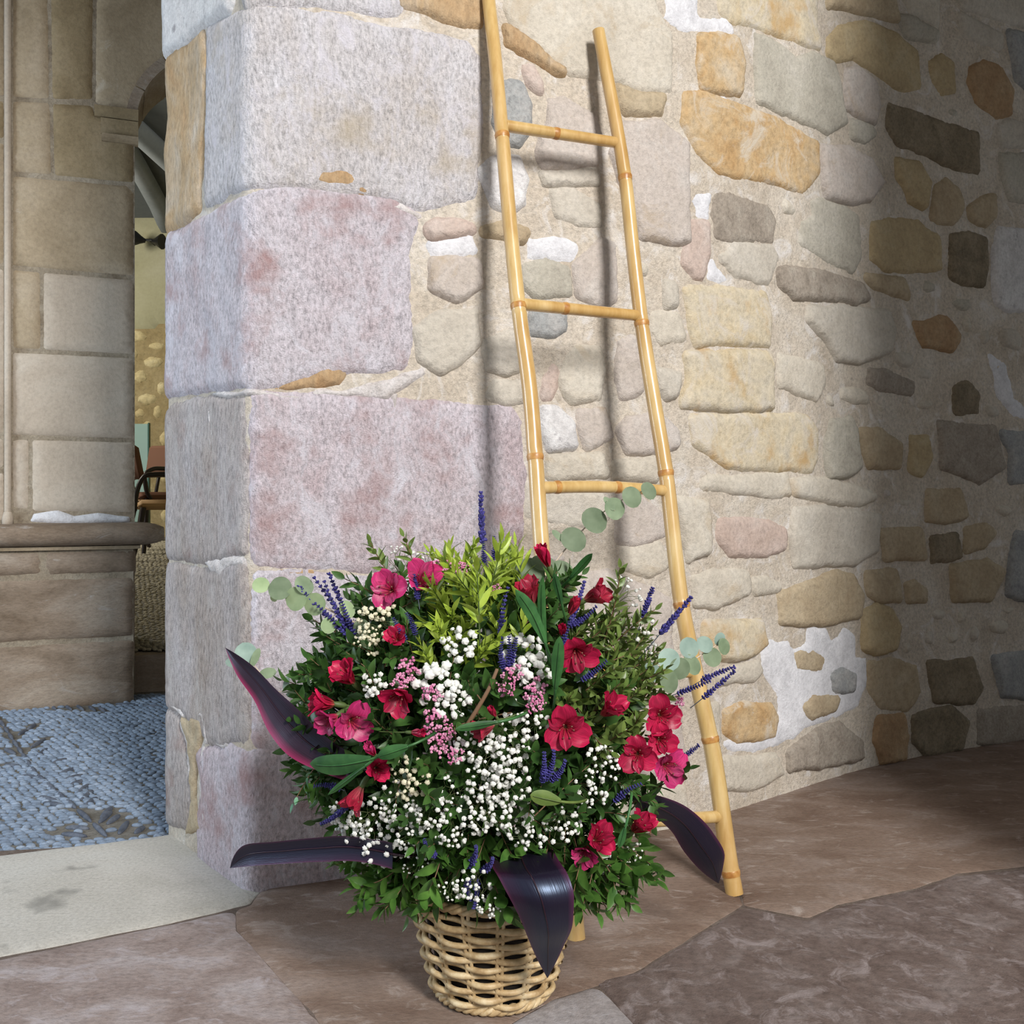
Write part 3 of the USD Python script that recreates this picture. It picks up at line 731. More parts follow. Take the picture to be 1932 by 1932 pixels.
# dado: rounded moulding, then two battered courses down to the cobbles
zt, zb = lw(120, 988)[1], lw(120, 1028)[1]
half = (zt - zb) / 2
prof = [(-0.05, zt + 0.005)] + [(0.10 + 0.07 * math.cos(t), (zt + zb) / 2 + half * math.sin(t)) for t in np.linspace(1.35, -1.45, 9)] + [(0.09, zb - 0.004), (-0.05, zb - 0.004)]
s_end = lw(309, 1000)[0]
def taper(s):
    return 1.0 if s < SJ - 0.02 else math.sqrt(max(0.02, 1 - ((s - SJ + 0.02) / (s_end - SJ + 0.03)) ** 2))
obj('moulding', along(prof, 0.0, s_end, 60, taper), T['dado'], leftw, smooth=40)
zf = lw(120, 1036)[1]
obj('fillet', along([(-0.05, zb - 0.004), (0.105, zb - 0.004), (0.10, zf), (-0.05, zf)], 0.0, SJ + 0.02, 4), T['wallblock'], leftw, smooth=False)
def dado(s0, s1, z0, z1, h0, h1, tone):
    m, g = slab(LW, [(s0, z0), (s1, z0), (s1, z1), (s0, z1)], h=0.0, grid=0.03, edge=0.010, rough=0.004, wob=0.006, rnd=0.015, sink=0.03, seed=int(1400 + 100 * s0 + 10 * z0))
    v = m.vertices.copy()
    t = (v[:, 2] - z0) / (z1 - z0)
    n = np.array([dx[1], -dx[0]])
    v[:, :2] += n * (h0 + (h1 - h0) * t)[:, None]
    obj('stone', trimesh.Trimesh(v, m.faces, process=False), T[tone], leftw)
z1, z2, z3 = lw(120, 1086)[1], lw(120, 1206)[1], -0.05
sv = lw(83, 1060)[0]
obj('core', along([(-0.05, zf), (0.075, zf), (0.11, z2), (0.14, z3), (-0.05, z3)], 0.0, SJ - 0.012, 4), T['joint'], leftw, smooth=False)
dado(0.0, sv - 0.006, z1 + 0.006, zf - 0.004, 0.10, 0.09, 'dado')
dado(sv + 0.004, SJ, z1 + 0.006, zf - 0.004, 0.10, 0.09, 'dado')
dado(0.0, 1.45, z2 + 0.006, z1 - 0.004, 0.125, 0.10, 'dado')
dado(1.46, SJ - 0.005, z2 + 0.006, z1 - 0.004, 0.125, 0.10, 'dado')
dado(0.0, 1.0, z3, z2 - 0.004, 0.16, 0.13, 'dado')
dado(1.01, SJ - 0.01, z3, z2 - 0.004, 0.16, 0.13, 'dado')

# round shaft running up the wall near the left edge
sh = thing('trim_1', 'thin pale vertical shaft on the wall near the left edge', 'trim', kind='structure')
s_c = lw(15, 500)[0]
zz = np.linspace(zt + 0.002, 3.82, 8)
obj('shaft', tube(LW.xyz(np.full(8, s_c), zz, np.full(8, 0.012)), 0.016, 10), T['wallblock3'], sh)
obj('shaft_base', tube(LW.xyz(np.full(3, s_c), np.array([zt, zt + 0.03, zt + 0.06]), np.full(3, 0.014)), [0.026, 0.026, 0.018], 10), T['wallblock3'], sh)

# ================================================================== cobbled passage floor
cob = thing('floor_passage', 'blue grey pebble cobbles with dark leaf patterns in the passage', 'floor', kind='structure')
Z0 = -0.03
FC = Floor(Z0)
bedp = Polygon([(-4.4, 1.72), (-1.72, 2.80), (-1.0, 2.93), (-0.90, 5.4), (-2.0, 5.2), (-4.4, 4.2)])
m = trimesh.creation.extrude_polygon(bedp, 0.05, engine='earcut'); m.apply_translation([0, 0, Z0 - 0.052])
obj('bed', m, T['earth'], cob, smooth=False)
ico = trimesh.creation.icosphere(subdivisions=1)
def pebble(x, y, a, b, c, rot, z=Z0):
    v = ico.vertices * np.array([a, b, c])
    v = v + 0.10 * b * (meshkit.noise(ico.vertices * 1.7 + x * 40) - 0.5)[:, None] * ico.vertices
    cs, sn = math.cos(rot), math.sin(rot)
    v = np.c_[v[:, 0] * cs - v[:, 1] * sn + x, v[:, 0] * sn + v[:, 1] * cs + y, v[:, 2] + z]
    return trimesh.Trimesh(v, ico.faces, process=False)
pat = []                                             # the leaf pattern: (px, py) strokes of long slates
spine = [(-30, 1330), (0, 1359), (34, 1410), (68, 1461), (106, 1494), (144, 1526), (174, 1552), (203, 1580)]
strokes = [(spine[i], spine[i + 1], 0.016) for i in range(len(spine) - 1)]
K = 700 / 1848
def c3(x, y): return (x * K, 1200 + y * K)
for a, b in [((290, 690), (390, 655)), ((310, 720), (420, 690)), ((340, 745), (440, 715)), ((380, 790), (450, 735)), ((400, 820), (470, 765)), ((420, 850), (490, 800)), ((490, 935), (560, 870)), ((530, 940), (600, 890)), ((590, 990), (640, 920)), ((670, 985), (720, 950)),
             ((90, 495), (180, 440)), ((150, 560), (230, 510)), ((180, 600), (250, 555)), ((90, 700), (190, 705)), ((190, 800), (300, 830)), ((210, 830), (330, 850)), ((320, 955), (450, 960)), ((300, 985), (440, 1000)), ((20, 640), (110, 655)), ((20, 560), (80, 590)), ((500, 910), (560, 850)), ((250, 640), (340, 610))]:
    strokes.append((c3(*a), c3(*b), 0.020))
for a, b in [((0, 335), (90, 315)), ((100, 312), (200, 302)), ((210, 302), (320, 308)), ((330, 310), (450, 322)), ((460, 325), (560, 335)), ((570, 338), (690, 346)), ((700, 348), (830, 356)), ((320, 345), (360, 370)), ((380, 345), (420, 372)), ((440, 350), (480, 376)), ((490, 355), (530, 382)), ((250, 345), (280, 368))]:
    strokes.append((c3(*a), c3(*b), 0.016))
dark_geo = []
for a, b, w in strokes:
    p, q = np.array(floor_px(*a, Z0)), np.array(floor_px(*b, Z0))
    L = np.linalg.norm(q - p)
    n = max(1, int(round(L / 0.13)))
    for i in range(n):
        c = p + (q - p) * (i + 0.5) / n
        r = math.atan2(*(q - p)[::-1])
        obj('slate', pebble(c[0], c[1], 0.48 * L / n, w * 0.55, 0.010, r), T['pebbledark'], cob)
    dark_geo.append(LineString([p, q]).buffer(w + 0.008))
dark_geo = unary_union(dark_geo)
cand = []
y = 2.45
row = 0
while y < 5.15:
    x = -3.1 + 0.017 * (row % 2)
    while x < -0.93:
        xx, yy = x + rng.normal(0, 0.004), y + rng.normal(0, 0.004)
        if bedp.buffer(-0.012).contains(Point(xx, yy)) and not dark_geo.contains(Point(xx, yy)) and yy < 5.02 + 0.4 * (xx + 2.2) or (xx > -1.9 and yy < 5.1 and yy > 3.3):
            cand.append((xx, yy))
        x += 0.036
    y += 0.0225
    row += 1
def vis(c):
    px, py = CX + FPX * c[0] / c[1], HY + FPX * 1.03 / c[1]
    return -2 < px < 318
seen = sorted([c for c in cand if vis(c)], key=lambda c: c[1])
near, rest = seen[:300], seen[300:] + [c for c in cand if not vis(c)]
def cobble(c):
    return pebble(c[0], c[1], 0.0175 * rng.uniform(0.8, 1.1), 0.0092 * rng.uniform(0.85, 1.15), 0.009 * rng.uniform(0.7, 1.2), rng.normal(0.05, 0.25))
for c in near:
    obj('pebble', cobble(c), T['pebble'], cob)
obj('pebble_field', cat_mesh([cobble(c) for c in rest]), T['pebble'], cob, kind='stuff')

# ================================================================== room seen through the small arch
far = thing('wall_far', 'rubble stone wall with smooth plaster above in the room beyond the arch', 'wall', kind='structure')
FW = Wall([(-6.2, 10.1), (-1.0, 10.1)])
def fwp(px, py): return FW.pix(px, py)
obj('mortar', sheet(FW, 0, 5.2, 0.4, 4.6, 0.05, 0.05, 0.0, 0.006, 8), T['farmortar'], far)
zpl = fwp(285, 618)[1]
m, g = slab(FW, [(1.0, zpl - 0.02), (2.62, zpl - 0.02), (2.66, zpl + 0.03), (3.4, zpl + 0.06), (3.4, 4.6), (1.0, 4.6)], h=0.035, grid=0.1, edge=0.02, rough=0.002, wob=0.006, seed=77)
obj('plaster', m, T['farplaster'], far)
occ = None
for t in range(900):
    s, z = rng.uniform(1.9, 3.4), rng.uniform(0.55, zpl - 0.08)
    a, b = rng.uniform(0.05, 0.13), rng.uniform(0.04, 0.10)
    n = 7
    aa = np.arange(n) * 2 * np.pi / n + rng.uniform(-0.2, 0.2, n)
    poly = np.c_[s + a * np.cos(aa), z + b * np.sin(aa)]
    g = Polygon(poly).buffer(0)
    if g.geom_type != 'Polygon' or (occ is not None and occ.intersects(g)):
        continue
    occ = g.buffer(0.012) if occ is None else occ.union(g.buffer(0.012))
    m, g = slab(FW, poly, h=0.03, grid=0.03, edge=0.02, rough=0.006, wob=0.008, rnd=0.015, seed=1600 + t)
    obj('stone', m, T['farstone'], far)

ff = thing('floor_far', 'cobbled ramp rising into the room beyond the arch', 'floor', kind='structure')
def zramp(x, y):
    return np.interp(y, [5.0, 5.3, 7.3, 7.9, 10.3], [0.15, 0.17, 0.47, 0.53, 0.56])
FR = Floor(zramp)
obj('bed', sheet(FR, -5.2, -1.2, 5.32, 10.2, 0.06, 0.06, 0.0, 0.004, 6), T['earth'], ff)
st = LW.xyz(np.array([SJ - 0.2, SJ + 1.0, SJ + 1.0, SJ - 0.2]), np.zeros(4), np.array([-0.10, -0.10, -0.55, -0.55]))[:, :2]
m = trimesh.creation.extrude_polygon(Polygon(st), 0.22, engine='earcut'); m.apply_translation([0, 0, -0.06])
obj('step', m, T['dado'], ff, smooth=False)
pe = []
y = 5.0
while y < 9.6:
    for x in np.arange(-0.385 * y, -0.335 * y, 0.032):
        if y < 5.3:
            continue
        xx, yy = x + rng.normal(0, 0.006), y + rng.normal(0, 0.006)
        pe.append(pebble(xx, yy, 0.015, 0.010, 0.008, rng.normal(0, 0.3), float(zramp(xx, yy))))
    y += 0.026
obj('pebble_field', cat_mesh(pe), T['farpebble'], ff, kind='stuff')

cl = thing('ceiling_far', 'grey painted vault with paler ribs in the room beyond the arch', 'ceiling', kind='structure')
py_ = np.linspace(0, 1, 14)
prof = np.c_[10.1 - 3.9 * np.sin(py_ * math.pi / 2) ** 1.2, 3.74 + 0.7 * np.sin(py_ * math.pi / 2)]
V = np.vstack([np.c_[np.full(14, x), prof] for x in (-6.0, -1.4)])
F = [[i, i + 1, i + 15] for i in range(13)] + [[i, i + 15, i + 14] for i in range(13)]
obj('web', trimesh.Trimesh(V, np.array(F), process=False), T['farvault'], cl)
def rib(x0, x1, w):
    c = np.c_[np.linspace(x0, x1, 14), prof[:, 0] - 0.02, prof[:, 1] - 0.06]
    return tube(c, w, 6)
for x0, x1 in ((-2.75, -3.9), (-3.45, -3.0), (-4.3, -2.4)):
    obj('rib', rib(x0, x1, 0.10), T['farrib'], cl)
encl = thing('wall_outer', 'outer walls of the room beyond the arch', 'wall', kind='structure')
obj('side', bx((-6.3, 8.2, 2.2), (0.2, 4.6, 4.6)), T['farplaster'], encl, smooth=False)
obj('side', bx((-1.2, 7.8, 2.2), (0.2, 4.8, 4.6)), T['farplaster'], encl, smooth=False)
obj('roof', bx((-3.7, 7.9, 4.55), (5.4, 4.9, 0.15)), T['farplaster'], encl, smooth=False)

black = mat('black_metal', {'p': ('principled_bsdf', {'base_color': lin((14, 14, 15)), 'roughness': 0.45})}, [], 'p.BSDF')
sp = at(281, 455, 9.9)
lampx = thing('wall_spotlight', 'black twin-headed spotlight on the wall above the plaster', 'lamp', loc=sp)
def horn(sx, tilt):
    z = np.array([0, 0.02, 0.05, 0.09, 0.12]); r = np.array([0.022, 0.03, 0.045, 0.07, 0.085])
    d = unit((sx, -0.25, tilt))
    return tube(np.array([0.035 * sx, 0, 0.01 * tilt]) + z[:, None] * d * 0.9, r * 0.9, 12)
obj('lamp_head', horn(-1, 0.2), black, lampx, smooth=40)
obj('lamp_head', horn(1, -0.1), black, lampx, smooth=40)
obj('bracket', tube([(-0.05, 0, 0.012), (0.05, 0, 0.012)], 0.012, 8), black, lampx, smooth=40)
obj('wall_arm', tube([(0, 0, 0.01), (0, 0.10, 0.01), (0, 0.185, 0.01)], 0.014, 8), black, lampx, smooth=40)

cushion = mat('chair_fabric', {'n': ('noise_texture', {'scale': 300.0, 'detail': 2.0}), 'r': ('rgb_ramp', {'ramp': [lin((96, 62, 44)), lin((118, 80, 58))]}), 'p': ('principled_bsdf', {'roughness': 0.85})}, [('n.fac', 'r.fac'), ('r.color', 'p.base_color')], 'p.BSDF')
tan = mat('chair_tan', {'n': ('noise_texture', {'scale': 300.0, 'detail': 2.0}), 'r': ('rgb_ramp', {'ramp': [lin((164, 128, 84)), lin((186, 150, 104))]}), 'p': ('principled_bsdf', {'roughness': 0.7})}, [('n.fac', 'r.fac'), ('r.color', 'p.base_color')], 'p.BSDF')
frame_m = mat('chair_frame', {'p': ('principled_bsdf', {'base_color': lin((34, 22, 18)), 'roughness': 0.35})}, [], 'p.BSDF')
def armchair(label, loc, rz, seatm):
    c, s = math.cos(rz), math.sin(rz)
    M = np.eye(4); M[:2, :2] = [[c, -s], [s, c]]; M[:3, 3] = loc
    t = thing('armchair', label, 'chair', matrix=M)
    obj('seat', bx((0, 0, 0.44), (0.46, 0.46, 0.07), 0.025), seatm, t, smooth=40)
    b = bx((0, 0.0, 0), (0.42, 0.06, 0.24), 0.022); b.apply_transform(trimesh.transformations.rotation_matrix(-0.18, [1, 0, 0])); b.apply_translation((0, 0.235, 0.74))
    obj('backrest', b, seatm if seatm is cushion else cushion, t, smooth=40)
    for sx in (-1, 1):
        x = 0.25 * sx
        obj('armrest', tube(smooth_path([(x, 0.26, 0.40), (x, 0.24, 0.55), (x, 0.18, 0.65), (x, -0.10, 0.66), (x, -0.22, 0.60), (x, -0.20, 0.48), (x, -0.16, 0.42)], 30), 0.017, 8), frame_m, t)
        obj('leg', tube([(x * 0.9, -0.18, 0.42), (x, -0.21, 0.2), (x * 1.05, -0.24, 0.0)], [0.022, 0.020, 0.016], 8), frame_m, t)
        obj('leg', tube([(x * 0.9, 0.20, 0.42), (x, 0.24, 0.2), (x * 1.05, 0.29, 0.0)], [0.022, 0.020, 0.016], 8), frame_m, t)
    obj('back_post', tube([(0.12, 0.22, 0.42), (0.12, 0.27, 0.64)], 0.014, 8), frame_m, t)
    obj('back_post', tube([(-0.12, 0.22, 0.42), (-0.12, 0.27, 0.64)], 0.014, 8), frame_m, t)
    return t
y1 = 8.1; x1 = (272 - CX) / FPX * y1
armchair('brown upholstered armchair standing against the far rubble wall', (x1, y1, float(zramp(0, y1))), math.radians(-28), cushion)
y2 = 7.35; x2 = (316 - CX) / FPX * y2
armchair('tan-seated armchair with curved tube arms in front of the brown one', (x2, y2, float(zramp(0, y2))), math.radians(118), tan)
glass = mat('teal_glass', {'a': ('principled_bsdf', {'base_color': lin((150, 178, 168)), 'roughness': 0.2, 'transmission_weight': 0.25})}, [], 'a.BSDF')
gp = thing('glass_panel', 'teal green glass panel leaning on the far wall behind the brown chair', 'panel', loc=(at(264, 860, 9.3)[0], 9.3, float(zramp(0, 9.3))))
obj('pane', bx((0, 0, 0.56), (0.16, 0.03, 1.06), 0.004), glass, gp, smooth=False)
obj('edge_strip', bx((0.085, 0, 0.56), (0.012, 0.04, 1.08), 0.003), mat('teal_edge', {'p': ('principled_bsdf', {'base_color': lin((40, 84, 70)), 'roughness': 0.3})}, [], 'p.BSDF'), gp, smooth=False)
obj('foot', bx((0, 0, 0.015), (0.24, 0.16, 0.03), 0.005), black, gp, smooth=False)

# ================================================================== bamboo ladder
bam = mat('bamboo', {
    'g': ('geometry', {}), 'mp': ('mapping', {'scale': (40, 40, 5)}),
    'n': ('noise_texture', {'scale': 1.0, 'detail': 5.0, 'roughness': 0.6}),
    'r': ('rgb_ramp', {'ramp': [(0.3, lin((186, 152, 94))), (0.5, lin((202, 172, 114))), (0.7, lin((214, 188, 136)))]}),
    'n2': ('noise_texture', {'scale': 3.0, 'detail': 3.0}), 'r2': ('rgb_ramp', {'ramp': [(0.35, lin((232, 214, 190))), (0.65, (1, 1, 1))]}),
    'm': ('mix', {'mix_type': 'multiply', 'fac': 0.8}),
    'p': ('principled_bsdf', {'roughness': 0.26, 'specular_ior_level': 0.6, 'coat_weight': 0.35, 'coat_roughness': 0.12})},
    [('g.position', 'mp.vector'), ('mp.vector', 'n.vector'), ('n.fac', 'r.fac'), ('g.position', 'n2.vector'), ('n2.fac', 'r2.fac'), ('r.color', 'm.color1'), ('r2.color', 'm.color2'), ('m.color', 'p.base_color')], 'p.BSDF')
bam_node = mat('bamboo_node', {'n': ('noise_texture', {'scale': 60.0, 'detail': 4.0}), 'r': ('rgb_ramp', {'ramp': [(0.35, lin((158, 104, 48))), (0.65, lin((192, 144, 80)))]}),
    'p': ('principled_bsdf', {'roughness': 0.38})}, [('n.fac', 'r.fac'), ('r.color', 'p.base_color')], 'p.BSDF')

lad = thing('ladder', 'bamboo ladder leaning against the stone wall behind the flower basket', 'ladder')
class Rail:
    def __init__(self, foot, top, pix):
        self.f, self.t, = np.array(foot), np.array(top)      # (Y, Z) of foot and top
        self.P = smooth_path([self.on(px, py) for px, py in pix], 90)
    def on(self, px, py):
        k = (self.t[0] - self.f[0]) / (self.t[1] - self.f[1])
        y = (self.f[0] + k * (EYE - self.f[1])) / (1 - k * (HY - py) / FPX)
        return at(px, py, y)
    def at_py(self, py):
        q = HY - (self.P[:, 2] - EYE) / self.P[:, 1] * FPX
        o = np.argsort(q)
        return np.array([np.interp(py, q[o], self.P[o, k]) for k in range(3)])
def bamboo(parent, name, P, r0, r1, nodes, end=0.9):
    """A cane along P with swollen joints at the given fractions of its length."""
    t = np.r_[0, np.cumsum(np.linalg.norm(np.diff(P, axis=0), axis=1))]
    L = t[-1]
    tt = np.unique(np.concatenate([np.linspace(0, L, 50)] + [np.clip(n * L + np.linspace(-0.02, 0.02, 9), 0, L) for n in nodes]))
    Q = np.stack([np.interp(tt, t, P[:, k]) for k in range(3)], 1)
    r = r0 + (r1 - r0) * tt / L
    for n in nodes:
        d = (tt - n * L)
        r = r * (1 + 0.07 * np.exp(-(d / 0.006) ** 2) - 0.03 * np.exp(-((d + 0.012) / 0.006) ** 2))
    path = obj(name, tube(Q, r, 20), bam, parent, smooth=50)
    for n in nodes:
        c = np.array([n * L - 0.009, n * L - 0.004, n * L + 0.002, n * L + 0.006])
        q = np.stack([np.interp(c, t, P[:, k]) for k in range(3)], 1)
        rr = (r0 + (r1 - r0) * n) * np.array([1.015, 1.05, 1.085, 1.03])
        obj('joint_ring', tube(q, rr, 20), bam_node, path, smooth=50)
    return path
RL = Rail((2.268, 0.0), (2.735, 2.3), [(1087, 1772), (1070, 1600), (1052, 1400), (1038, 1200), (1022, 1040), (1011, 880), (1000, 740), (979, 585), (961, 410), (947, 250), (934, 110), (922, 0), (914, -70)])
RR = Rail((2.517, 0.0), (2.845, 2.3), [(1386, 1687), (1377, 1635), (1345, 1420), (1328, 1340), (1312, 1270), (1284, 1128), (1256, 890), (1236, 770), (1210, 605), (1194, 470), (1180, 340), (1160, 220), (1143, 130), (1129, 58)])
def frac(R, pys):
    t = np.r_[0, np.cumsum(np.linalg.norm(np.diff(R.P, axis=0), axis=1))]
    q = HY - (R.P[:, 2] - EYE) / R.P[:, 1] * FPX
    o = np.argsort(q)
    return [float(np.interp(p, q[o], t[o]) / t[-1]) for p in pys]
bamboo(lad, 'rail', RL.P, 0.0215, 0.0180, frac(RL, [1650, 1400, 1135, 862, 577, 256]))
bamboo(lad, 'rail', RR.P, 0.0222, 0.0178, frac(RR, [1646, 1394, 1140, 892, 610, 335]))
for lp, rp, bow, nd in [(236, 270, 0, (0.45,)), (573, 596, 0, (0.36,)), (920, 926, 0.006, (0.12, 0.60)), (1262, 1268, 0, (0.3, 0.8)), (1560, 1540, 0, (0.5,))]:
    a, b = RL.at_py(lp), RR.at_py(rp)
    d = unit(b - a)
    a, b = a + d * 0.012, b - d * 0.012
    P = np.array([a + (b - a) * t + np.array([0, 0, bow * math.sin(math.pi * t)]) for t in np.linspace(0, 1, 24)])
    bamboo(lad, 'rung', P, 0.0160, 0.0150, nd)

# ================================================================== wicker basket
BC = np.array([-0.038, 2.035])
wick = mat('wicker', {'g': ('geometry', {}), 'n': ('noise_texture', {'scale': 30.0, 'detail': 5.0, 'roughness': 0.65}),
    'r': ('rgb_ramp', {'ramp': [(0.3, lin((150, 122, 84))), (0.5, lin((186, 160, 118))), (0.7, lin((212, 194, 158)))]}),
    'n2': ('noise_texture', {'scale': 200.0, 'detail': 3.0}), 'b': ('bump', {'strength': 0.3, 'distance': 0.002}),
    'p': ('principled_bsdf', {'roughness': 0.5, 'specular_ior_level': 0.4})},
    [('g.position', 'n.vector'), ('n.fac', 'r.fac'), ('r.color', 'p.base_color'), ('n2.fac', 'b.height'), ('b.normal', 'p.normal')], 'p.BSDF')
liner = mat('basket_liner', {'p': ('principled_bsdf', {'base_color': lin((30, 24, 18)), 'roughness': 0.9})}, [], 'p.BSDF')
bk = thing('basket', 'round woven wicker basket on the flagstones holding the bouquet', 'basket', loc=(BC[0], BC[1], 0))
HB = 0.215
def br(z):
    return 0.112 + 0.050 * (z / HB) ** 0.85 - 0.012 * max(0, 1 - z / 0.02)
NS = 15
rows = np.arange(0.022, HB - 0.01, 0.0158)
for k, z in enumerate(rows):
    th = np.linspace(0, 2 * np.pi, NS * 10 + 1)[:-1]
    r = br(z) + 0.0078 * np.cos(th * NS / 2 + math.pi * k) * 1.0
    jig = 0.0022 * (meshkit.noise(np.c_[np.cos(th) * 3, np.sin(th) * 3, np.full(len(th), k * 7.3)]) - 0.5)
    P = np.c_[r * np.cos(th), r * np.sin(th), z + jig * 1.6]
    P = np.vstack([P, P[:1]])
    obj('weaver', tube(P, 0.0062 + 0.0006 * math.sin(k * 2.1), 7, cap=False), wick, bk)
for i in range(NS):
    for d in (-0.034, 0.034):
        a = 2 * np.pi * (i + 0.5) / NS * 1.0 + d
        zz = np.linspace(0.004, HB, 9)
        P = np.c_[[br(z) * math.cos(a) for z in zz], [br(z) * math.sin(a) for z in zz], zz]
        obj('stake', tube(P, 0.0040, 6), wick, bk)
def ring_rope(z, rad, r, n, ph):
    th = np.linspace(0, 2 * np.pi, 121)
    return tube(np.c_[(rad + 0.005 * np.cos(n * th + ph)) * np.cos(th), (rad + 0.005 * np.cos(n * th + ph)) * np.sin(th), z + 0.005 * np.sin(n * th + ph)], r, 7, cap=False)
for ph in (0, 2.1, 4.2):
    obj('base_roll', ring_rope(0.0115, br(0.012) + 0.002, 0.0060, 14, ph), wick, bk)
    obj('rim_roll', ring_rope(HB + 0.004, br(HB), 0.0055, 16, ph), wick, bk)
zz = np.linspace(0.004, HB - 0.01, 8)
V, F = [], []
for z in zz:
    a = np.arange(40) * 2 * np.pi / 40
    V.append(np.c_[(br(z) - 0.014) * np.cos(a), (br(z) - 0.014) * np.sin(a), np.full(40, z)])
V = np.vstack(V + [[[0, 0, zz[0]]]])
for i in range(7):
    for j in range(40):
        a0, a1 = i * 40 + j, i * 40 + (j + 1) % 40
        F += [[a0, a1, a1 + 40], [a0, a1 + 40, a0 + 40]]
F += [[320, (j + 1) % 40, j] for j in range(40)]
obj('liner', trimesh.Trimesh(V, np.array(F), process=False), liner, bk)

# ================================================================== the bouquet
C = np.array([-0.062, 2.05, 0.53])
RAD = np.array([0.372, 0.30, 0.355])
E0 = np.array([0, 0, EYE])
def on_ball(px, py, k=1.0, lift=0.0):
    """Point on the bouquet's rounded outline (scaled by k) seen at a pixel, and the outward direction there."""
    d = unit(ray(px, py))
    o, dd = (E0 - C) / (RAD * k), d / (RAD * k)
    a, b, c = dd @ dd, o @ dd, o @ o - 1
    disc = b * b - a * c
    t = (-b - math.sqrt(disc)) / a if disc > 0 else -b / a
    p = E0 + d * t
    n = unit((p - C) / RAD ** 2)
    return p + n * lift, n
def frame(p, z, roll=0.0, s=1.0):
    z = unit(z)
    a = np.array([0, 0, 1.0]) if abs(z[2]) < 0.9 else np.array([1.0, 0, 0])
    x = unit(np.cross(a, z)); y = np.cross(z, x)
    x, y = x * math.cos(roll) + y * math.sin(roll), -x * math.sin(roll) + y * math.cos(roll)
    M = np.eye(4)
    M[:3, 0], M[:3, 1], M[:3, 2], M[:3, 3] = x * s, y * s, z * s, p
    return M

def leaf_mat(name, c1, c2, under=None, rough=0.38, trans=0.25, scale=30.0, spec=0.45):
    n = {'g': ('geometry', {}), 'o': ('object_info', {}),
         'n': ('noise_texture', {'scale': scale, 'detail': 3.0}), 'r': ('rgb_ramp', {'ramp': [(0.3, lin(c1)), (0.7, lin(c2))]}),
         'hv': ('math', {'math_type': 'multiply_add', 'value2': 0.5, 'value3': 0.75}),
         'h': ('hsv', {}),
         'p': ('principled_bsdf', {'roughness': rough, 'specular_ior_level': spec}), 't': ('translucent_bsdf', {}), 'm': ('mix_closure', {'fac': trans})}
    l = [('g.position', 'n.vector'), ('n.fac', 'r.fac'), ('o.random', 'hv.value1'), ('hv.value', 'h.value'), ('r.color', 'h.color'), ('h.color', 'p.base_color'), ('h.color', 't.color'), ('p.BSDF', 'm.closure1'), ('t.BSDF', 'm.closure2')]
    return mat(name, n, l, 'm.closure')
LM = {
    'dark': leaf_mat('leaf_dark_green', (44, 76, 34), (78, 114, 54)),
    'glossy': leaf_mat('leaf_glossy_green', (50, 86, 34), (92, 130, 58), rough=0.3),
    'lime': leaf_mat('leaf_lime', (128, 152, 44), (178, 198, 82)),
    'olive': leaf_mat('leaf_olive', (82, 106, 48), (124, 144, 74)),
    'blade': leaf_mat('leaf_blade', (40, 84, 44), (72, 122, 66), rough=0.34),
    'teal': leaf_mat('leaf_teal', (84, 132, 104), (128, 172, 140)),
    'euc': leaf_mat('leaf_eucalyptus', (106, 124, 96), (140, 157, 128), rough=0.6, spec=0.2),
    'euclight': leaf_mat('leaf_eucalyptus_light', (142, 164, 122), (170, 189, 146), rough=0.6, spec=0.2),
    'eucblue': leaf_mat('leaf_eucalyptus_blue', (126, 150, 140), (160, 182, 170), rough=0.6, spec=0.2),
}
twig_m = mat('twig', {'p': ('principled_bsdf', {'base_color': lin((112, 84, 60)), 'roughness': 0.7})}, [], 'p.BSDF')
stem_m = mat('green_stem', {'p': ('principled_bsdf', {'base_color': lin((74, 92, 46)), 'roughness': 0.55})}, [], 'p.BSDF')
pale_stem = mat('pale_stem', {'p': ('principled_bsdf', {'base_color': lin((196, 178, 160)), 'roughness': 0.6})}, [], 'p.BSDF')

def leaf(L, W, fold=0.25, curl=0.15, peak=0.42, nl=7, nw=2, wave=0.0, seed=0, disc=False):
    """A leaf along +y from the origin: width profile peaks at `peak`, folded on the midrib, curling down towards the tip."""
    V, UV = [], []
    for i in range(nl + 1):
        v = i / nl
        w = W / 2 * (math.sin(math.pi * v ** (math.log(0.5) / math.log(peak))) ** 0.85 if 0 < v < 1 else 0.03)
        if disc:
            w = W / 2 * max(0.05, math.sqrt(max(0, 1 - (2 * v - 1) ** 2)))
        for j in range(-nw, nw + 1):
            u = j / nw
            V.append((u * w, L * v, abs(u) * w * fold - curl * L * v * v + wave * L * math.sin(6 * v + seed) * abs(u)))
            UV.append((u * 0.5 + 0.5, v))
    k = 2 * nw + 1
    F = []
    for i in range(nl):
        for j in range(k - 1):
            a = i * k + j
            F += [[a, a + 1, a + k + 1], [a, a + k + 1, a + k]]
    return trimesh.Trimesh(np.array(V), np.array(F), process=False), np.array(UV)

def place(m, p, direction, up, roll=0.0):
    """Puts a +y leaf at p so that it points along direction, its upper face towards up."""
    y = unit(direction)
    z = unit(up - y * (up @ y)); x = np.cross(y, z)
    x, z = x * math.cos(roll) + z * math.sin(roll), -x * math.sin(roll) + z * math.cos(roll)
    v = m.vertices[:, :1] * x + m.vertices[:, 1:2] * y + m.vertices[:, 2:] * z + p
    return trimesh.Trimesh(v, m.faces, process=False)

